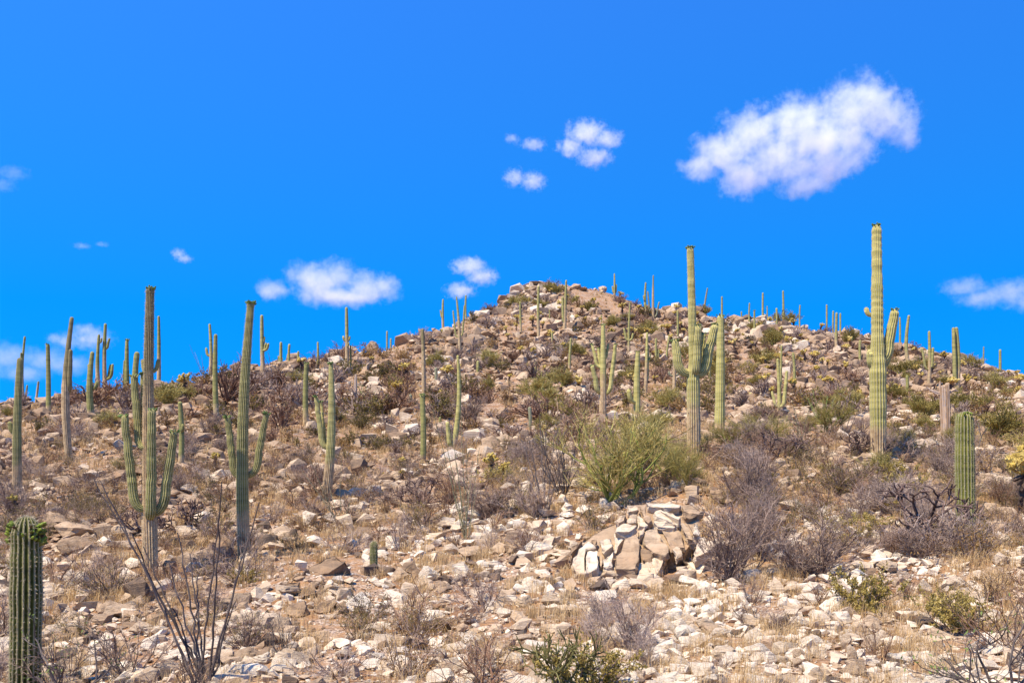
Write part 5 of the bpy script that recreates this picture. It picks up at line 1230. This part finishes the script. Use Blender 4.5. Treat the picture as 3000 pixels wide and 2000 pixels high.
# --- right ridge and slope
S('tiny flower-tipped saguaro on the ridge right of the crowned one', 2172, 952, 2172, 912, 4, 4, bark=0.1)
S('thin ridge saguaro, third right of the crowned one', 2196, 952, 2196, 887, 5, 4, bark=0.1)
S('flower-tipped slim saguaro below the short ridge saguaros', 2210, 984, 2210, 909, 7, 5, bark=0.15, crown=1)
S('tall thin saguaro of the short ridge group', 2235, 942, 2235, 857, 6, 5, bark=0.15)
S('thinnest saguaro of the short ridge group', 2247, 944, 2247, 896, 4, 3, bark=0.1)
S('pale ridge saguaro rising from a round bush on the right shoulder', 2295, 942, 2294, 851, 7, 5, bark=0.2)
S('dark saguaro left of the round bush on the right shoulder', 2275, 972, 2275, 902, 6, 6, bark=0.1)
S('slim ridge saguaro right of the round bush on the right shoulder', 2343, 958, 2344, 893, 5, 4, bark=0.1)
S('left saguaro of the close ridge group left of the stout tall saguaro', 2422, 965, 2422, 892, 5, 5, bark=0.1)
S('second saguaro of the close ridge group left of the stout tall saguaro', 2441, 970, 2441, 910, 5, 5, bark=0.1)
S('pale pillar saguaro standing in front of the close ridge group', 2450, 1030, 2451, 915, 9, 7, bark=0.25)
S('right saguaro of the close ridge group left of the stout tall saguaro', 2462, 976, 2462, 917, 5, 5, bark=0.1)
S('thin ridge saguaro right of the stout tall saguaro', 2636, 1002, 2636, 929, 6, 5, bark=0.1)
S('slender pale saguaro right of the stout tall saguaro', 2666, 1098, 2663, 923, 12, 7, [(2655, 972, 980, 4, 0)], bark=0.3)
S('fork-armed saguaro on the right slope', 2721, 1132, 2722, 969, 11, 7, [(2701, 1019, 1082, 7, 0), (2732, 1018, 1078, 9, -0.1)], bark=0.4)
S('double-columned saguaro with a hanging dark-ended arm at the right', 2804, 1150, 2801, 958, 12, 11, [(2790, 960, 1118, 11, -0.2)], bark=0.3)
S('lone armless saguaro near the right edge', 2930, 1114, 2930, 1023, 8, 7, bark=0.1)
S('small leaning saguaro on the right ridge left of the lone one', 2878, 1070, 2882, 1015, 5, 4, bark=0.3, mat='sag_grey')
S('armless saguaro right of the slim cluster', 2323, 1155, 2323, 1032, 9, 8, bark=0.2)
S('slim saguaro with a side arm in the cluster right of centre', 2282, 1215, 2278, 1050, 11, 8, [(2304, 1086, 1190, 10, -0.1), (2288, 1115, 1180, 8, 0.2), (2262, 1145, 1190, 8, 0.1)], bark=0.1, mat='sag_bright')
S('thin saguaro behind the slim cluster right of centre', 2287, 1146, 2290, 1011, 8, 6, bark=0.15)
S('short saguaro behind the left side of the stout tall one', 2520, 1064, 2520, 996, 8, 8, bark=0.15)
S('short green saguaro right of the stout tall saguaro', 2657, 1158, 2657, 1098, 9, 9, bark=0.0, mat='sag_green')
S('young saguaro in the brush right of the crowned saguaro', 2198, 1174, 2198, 1149, 9, 8, bark=0.1)

# charred foot of the brown saguaro
x, y, z = ground_at(204, 1350)

# --- dead ones
def skeleton():
    x, y, z = ground_at(2772, 1290); m = y / F
    root = empty('dead_saguaro', (x, y, z)); tag(root, 'dead saguaro skeleton of bare tan ribs with dry broken arms', 'dead cactus')
    hgt = (1290 - 1116) * m; rb = 10 * m; rt = 13 * m
    random.seed(3)
    for k in range(13):
        a = k * 2 * math.pi / 13; top = hgt * random.uniform(0.78, 1.04)
        P = np.array([(math.cos(a) * (rb + (rt - rb) * s) - 5 * m * s, math.sin(a) * (rb + (rt - rb) * s), s * top - 0.1) for s in np.linspace(0, 1, 10)])
        P += np.random.default_rng(k).normal(0, 0.006, P.shape)
        t = Tubes(); t.add(P, np.linspace(rb * 0.33, rb * 0.24, 10), 5); link('rib', t.mesh('rib', 'wood'), root)
    core = Tubes(); core.add(np.array([(0, 0, -0.1), (-2 * m, 0, hgt * 0.5), (-4 * m, 0, hgt * 0.86)]), (rb * 0.85, rb * 0.8, rb * 0.75), 9); link('core', core.mesh('core', 'wood'), root)
    for path in ([(-5, 137), (-20, 134), (-38, 140), (-56, 156)], [(-5, 137), (-18, 140), (-32, 142), (-44, 150)], [(5, 136), (14, 146), (24, 146), (36, 144)], [(6, 138), (16, 142), (28, 152), (30, 150)]):
        t = Tubes(); P = np.array([(a * m, random.uniform(-0.05, 0.05), b * m) for a, b in path]); t.add(np.array([P[0], *(P[:-1] * .5 + P[1:] * .5), P[-1]]), (rb * 0.4, rb * 0.33, rb * 0.2), 5); link('dry_arm', t.mesh('dry_arm', 'wood'), root)
skeleton()
def stump():
    x, y, z = ground_at(1040, 1200); m = y / F
    root = empty('dead_saguaro', (x, y, z)); tag(root, 'thin pale dead saguaro stump on the left slope beside the fan ocotillo', 'dead cactus')
    for k in range(6):
        a = k * math.pi / 3; t = Tubes(); P = np.array([(math.cos(a) * 3 * m + 2 * m * s, math.sin(a) * 3 * m, s * (92 + 8 * (k % 3)) * m - 0.1) for s in np.linspace(0, 1, 6)]); t.add(P, (2.3 * m, 1.8 * m), 5); link('rib', t.mesh('rib', 'wood'), root)
stump()
finish_labels()

# ------------------------------------------------------------------ clouds
CLOUD_D = 1500.0
def cloud(label, lobes, dens, puff=1.0, seed=0):
    """lobes: (column, row, radius across, radius up) ; a closed hull round them holds the vapour"""
    m = CLOUD_D / F
    L = [(((a - CX) * m), random.uniform(-0.25, 0.25) * r * m, (CY - b) * m, r * m, (h or r) * m) for a, b, r, h in lobes]
    cx = sum(l[0] for l in L) / len(L); cz = sum(l[2] for l in L) / len(L)
    bm = bmesh.new()
    for (x, y, z, r, h) in L:
        bmesh.ops.create_icosphere(bm, subdivisions=3, radius=1.0, matrix=Matrix.Translation((x - cx, y, z - cz)) @ Matrix.Diagonal((r * 1.5, r * 1.35, h * 1.5, 1)))
    me = bpy.data.meshes.new('cloud'); bm.to_mesh(me); bm.free()
    tmp = bpy.data.objects.new('cloud_hull', me); COL.objects.link(tmp)
    rm = tmp.modifiers.new('r', 'REMESH'); rm.mode = 'VOXEL'; rm.voxel_size = max(2.0, min(l[4] for l in L) * 0.16)
    dg = bpy.context.evaluated_depsgraph_get(); dg.update()
    me2 = bpy.data.meshes.new_from_object(tmp.evaluated_get(dg)); me2.name = 'cloud'
    bpy.data.objects.remove(tmp); bpy.data.meshes.remove(me)
    o = link('cloud', me2); o.location = (cx, CLOUD_D, cz)
    mat = bpy.data.materials.new('cloud_vapour'); mat.use_nodes = True; n, l = mat.node_tree.nodes, mat.node_tree.links; n.clear()
    out = n.new('ShaderNodeOutputMaterial'); pv = n.new('ShaderNodeVolumePrincipled'); l.new(pv.outputs[0], out.inputs['Volume'])
    pv.inputs['Color'].default_value = (1, 1, 1, 1); pv.inputs['Anisotropy'].default_value = 0.0
    tc = n.new('ShaderNodeTexCoord').outputs['Object']
    off = n.new('ShaderNodeVectorMath'); off.operation = 'ADD'; off.inputs[1].default_value = (seed * 37.1, seed * 11.3, seed * 5.7); l.new(tc, off.inputs[0])
    big = max(l_[3] for l_ in L)
    wn_ = n.new('ShaderNodeTexNoise'); wn_.inputs['Scale'].default_value = 1.3 / big; wn_.inputs['Detail'].default_value = 3; l.new(off.outputs[0], wn_.inputs['Vector'])
    sub = n.new('ShaderNodeVectorMath'); sub.operation = 'SUBTRACT'; sub.inputs[1].default_value = (0.5, 0.5, 0.5); l.new(wn_.outputs['Color'], sub.inputs[0])
    scl = n.new('ShaderNodeVectorMath'); scl.operation = 'SCALE'; scl.inputs['Scale'].default_value = big * 0.38; l.new(sub.outputs[0], scl.inputs[0])
    wp = n.new('ShaderNodeVectorMath'); wp.operation = 'ADD'; l.new(tc, wp.inputs[0]); l.new(scl.outputs[0], wp.inputs[1])
    field = None
    for (x, y, z, r, h) in L:
        a = n.new('ShaderNodeVectorMath'); a.operation = 'SUBTRACT'; a.inputs[1].default_value = (x - cx, y, z - cz); l.new(wp.outputs[0], a.inputs[0])
        b = n.new('ShaderNodeVectorMath'); b.operation = 'DIVIDE'; b.inputs[1].default_value = (r * 1.18, r * 1.05, h * 1.18); l.new(a.outputs[0], b.inputs[0])
        c = n.new('ShaderNodeVectorMath'); c.operation = 'LENGTH'; l.new(b.outputs[0], c.inputs[0])
        d = math_n(n, l, 'SUBTRACT', 1.0, c.outputs['Value'])
        if field is None: field = d
        else:
            s = n.new('ShaderNodeMath'); s.operation = 'SMOOTH_MAX'; l.new(field, s.inputs[0]); l.new(d, s.inputs[1]); s.inputs[2].default_value = 0.15; field = s.outputs[0]
    nz = noise(n, l, off.outputs[0], 2.6 / big, 10, 0.72)
    f = math_n(n, l, 'ADD', math_n(n, l, 'MULTIPLY', field, 1.15), math_n(n, l, 'MULTIPLY', math_n(n, l, 'SUBTRACT', nz, 0.5), 3.6 * puff))
    f = math_n(n, l, 'MULTIPLY', math_n(n, l, 'SUBTRACT', f, 0.10), 1.1, True)
    l.new(math_n(n, l, 'MULTIPLY', f, dens), pv.inputs['Density'])
    me2.materials.clear(); me2.materials.append(mat)
    tag(o, label, 'cloud', 'clouds in the blue sky')
random.seed(4)
cloud('largest white cumulus cloud high at the right', [(2520, 320, 105, 80), (2330, 375, 110, 75), (2205, 395, 95, 65), (2400, 420, 120, 75), (2600, 350, 75, 65), (2120, 450, 85, 55), (2060, 490, 60, 34), (2190, 500, 90, 55), (2440, 480, 80, 55), (2360, 545, 70, 32), (2165, 560, 50, 30), (2645, 400, 45, 34), (2280, 470, 90, 60), (2330, 500, 70, 40), (2500, 420, 80, 55)], 0.026, 1.0, 1)
cloud('middle white puff cloud left of the largest one', [(1720, 385, 58, 32), (1778, 405, 42, 26), (1672, 430, 40, 24), (1745, 462, 48, 24)], 0.040, 1.0, 2)
cloud('tiny faint cloud left of the middle puff', [(1562, 425, 36, 16), (1500, 408, 22, 14)], 0.028, 1.0, 3)
cloud('small ragged cloud below the tiny faint one', [(1510, 520, 32, 24), (1562, 530, 36, 26)], 0.036, 1.0, 4)
cloud('flat-based cumulus low over the left slope', [(925, 820, 80, 52), (988, 800, 56, 40), (1071, 850, 66, 42), (1129, 845, 46, 36), (957, 868, 76, 28), (797, 850, 46, 30), (1020, 872, 110, 22)], 0.024, 0.95, 5)
cloud('curled cloud left of the hilltop', [(1375, 780, 48, 24), (1412, 812, 44, 24), (1350, 850, 42, 22)], 0.040, 1.0, 6)
cloud('tiny lone puff high over the left saguaros', [(522, 742, 20, 15), (540, 758, 22, 12)], 0.040, 1.0, 7)
cloud('long white cloud behind the left ridge saguaros', [(30, 1045, 70, 40), (125, 1052, 75, 36), (205, 1068, 70, 30), (-50, 1050, 70, 45), (60, 1090, 80, 26)], 0.009, 0.9, 8)
cloud('thin veil cloud above the long one at left', [(190, 998, 46, 24), (268, 992, 56, 32), (250, 965, 36, 18)], 0.018, 1.1, 9)
cloud('pale lilac cloud at the right edge', [(2826, 842, 60, 26), (2872, 876, 66, 26), (2958, 856, 70, 36), (3020, 880, 60, 30)], 0.012, 1.0, 10)
cloud('faint wisp at the left edge of the sky', [(40, 510, 46, 18), (10, 545, 40, 18)], 0.006, 1.0, 12)
cloud('faint wisp high over the left slope', [(239, 720, 24, 9), (300, 716, 20, 7)], 0.014, 1.0, 11)
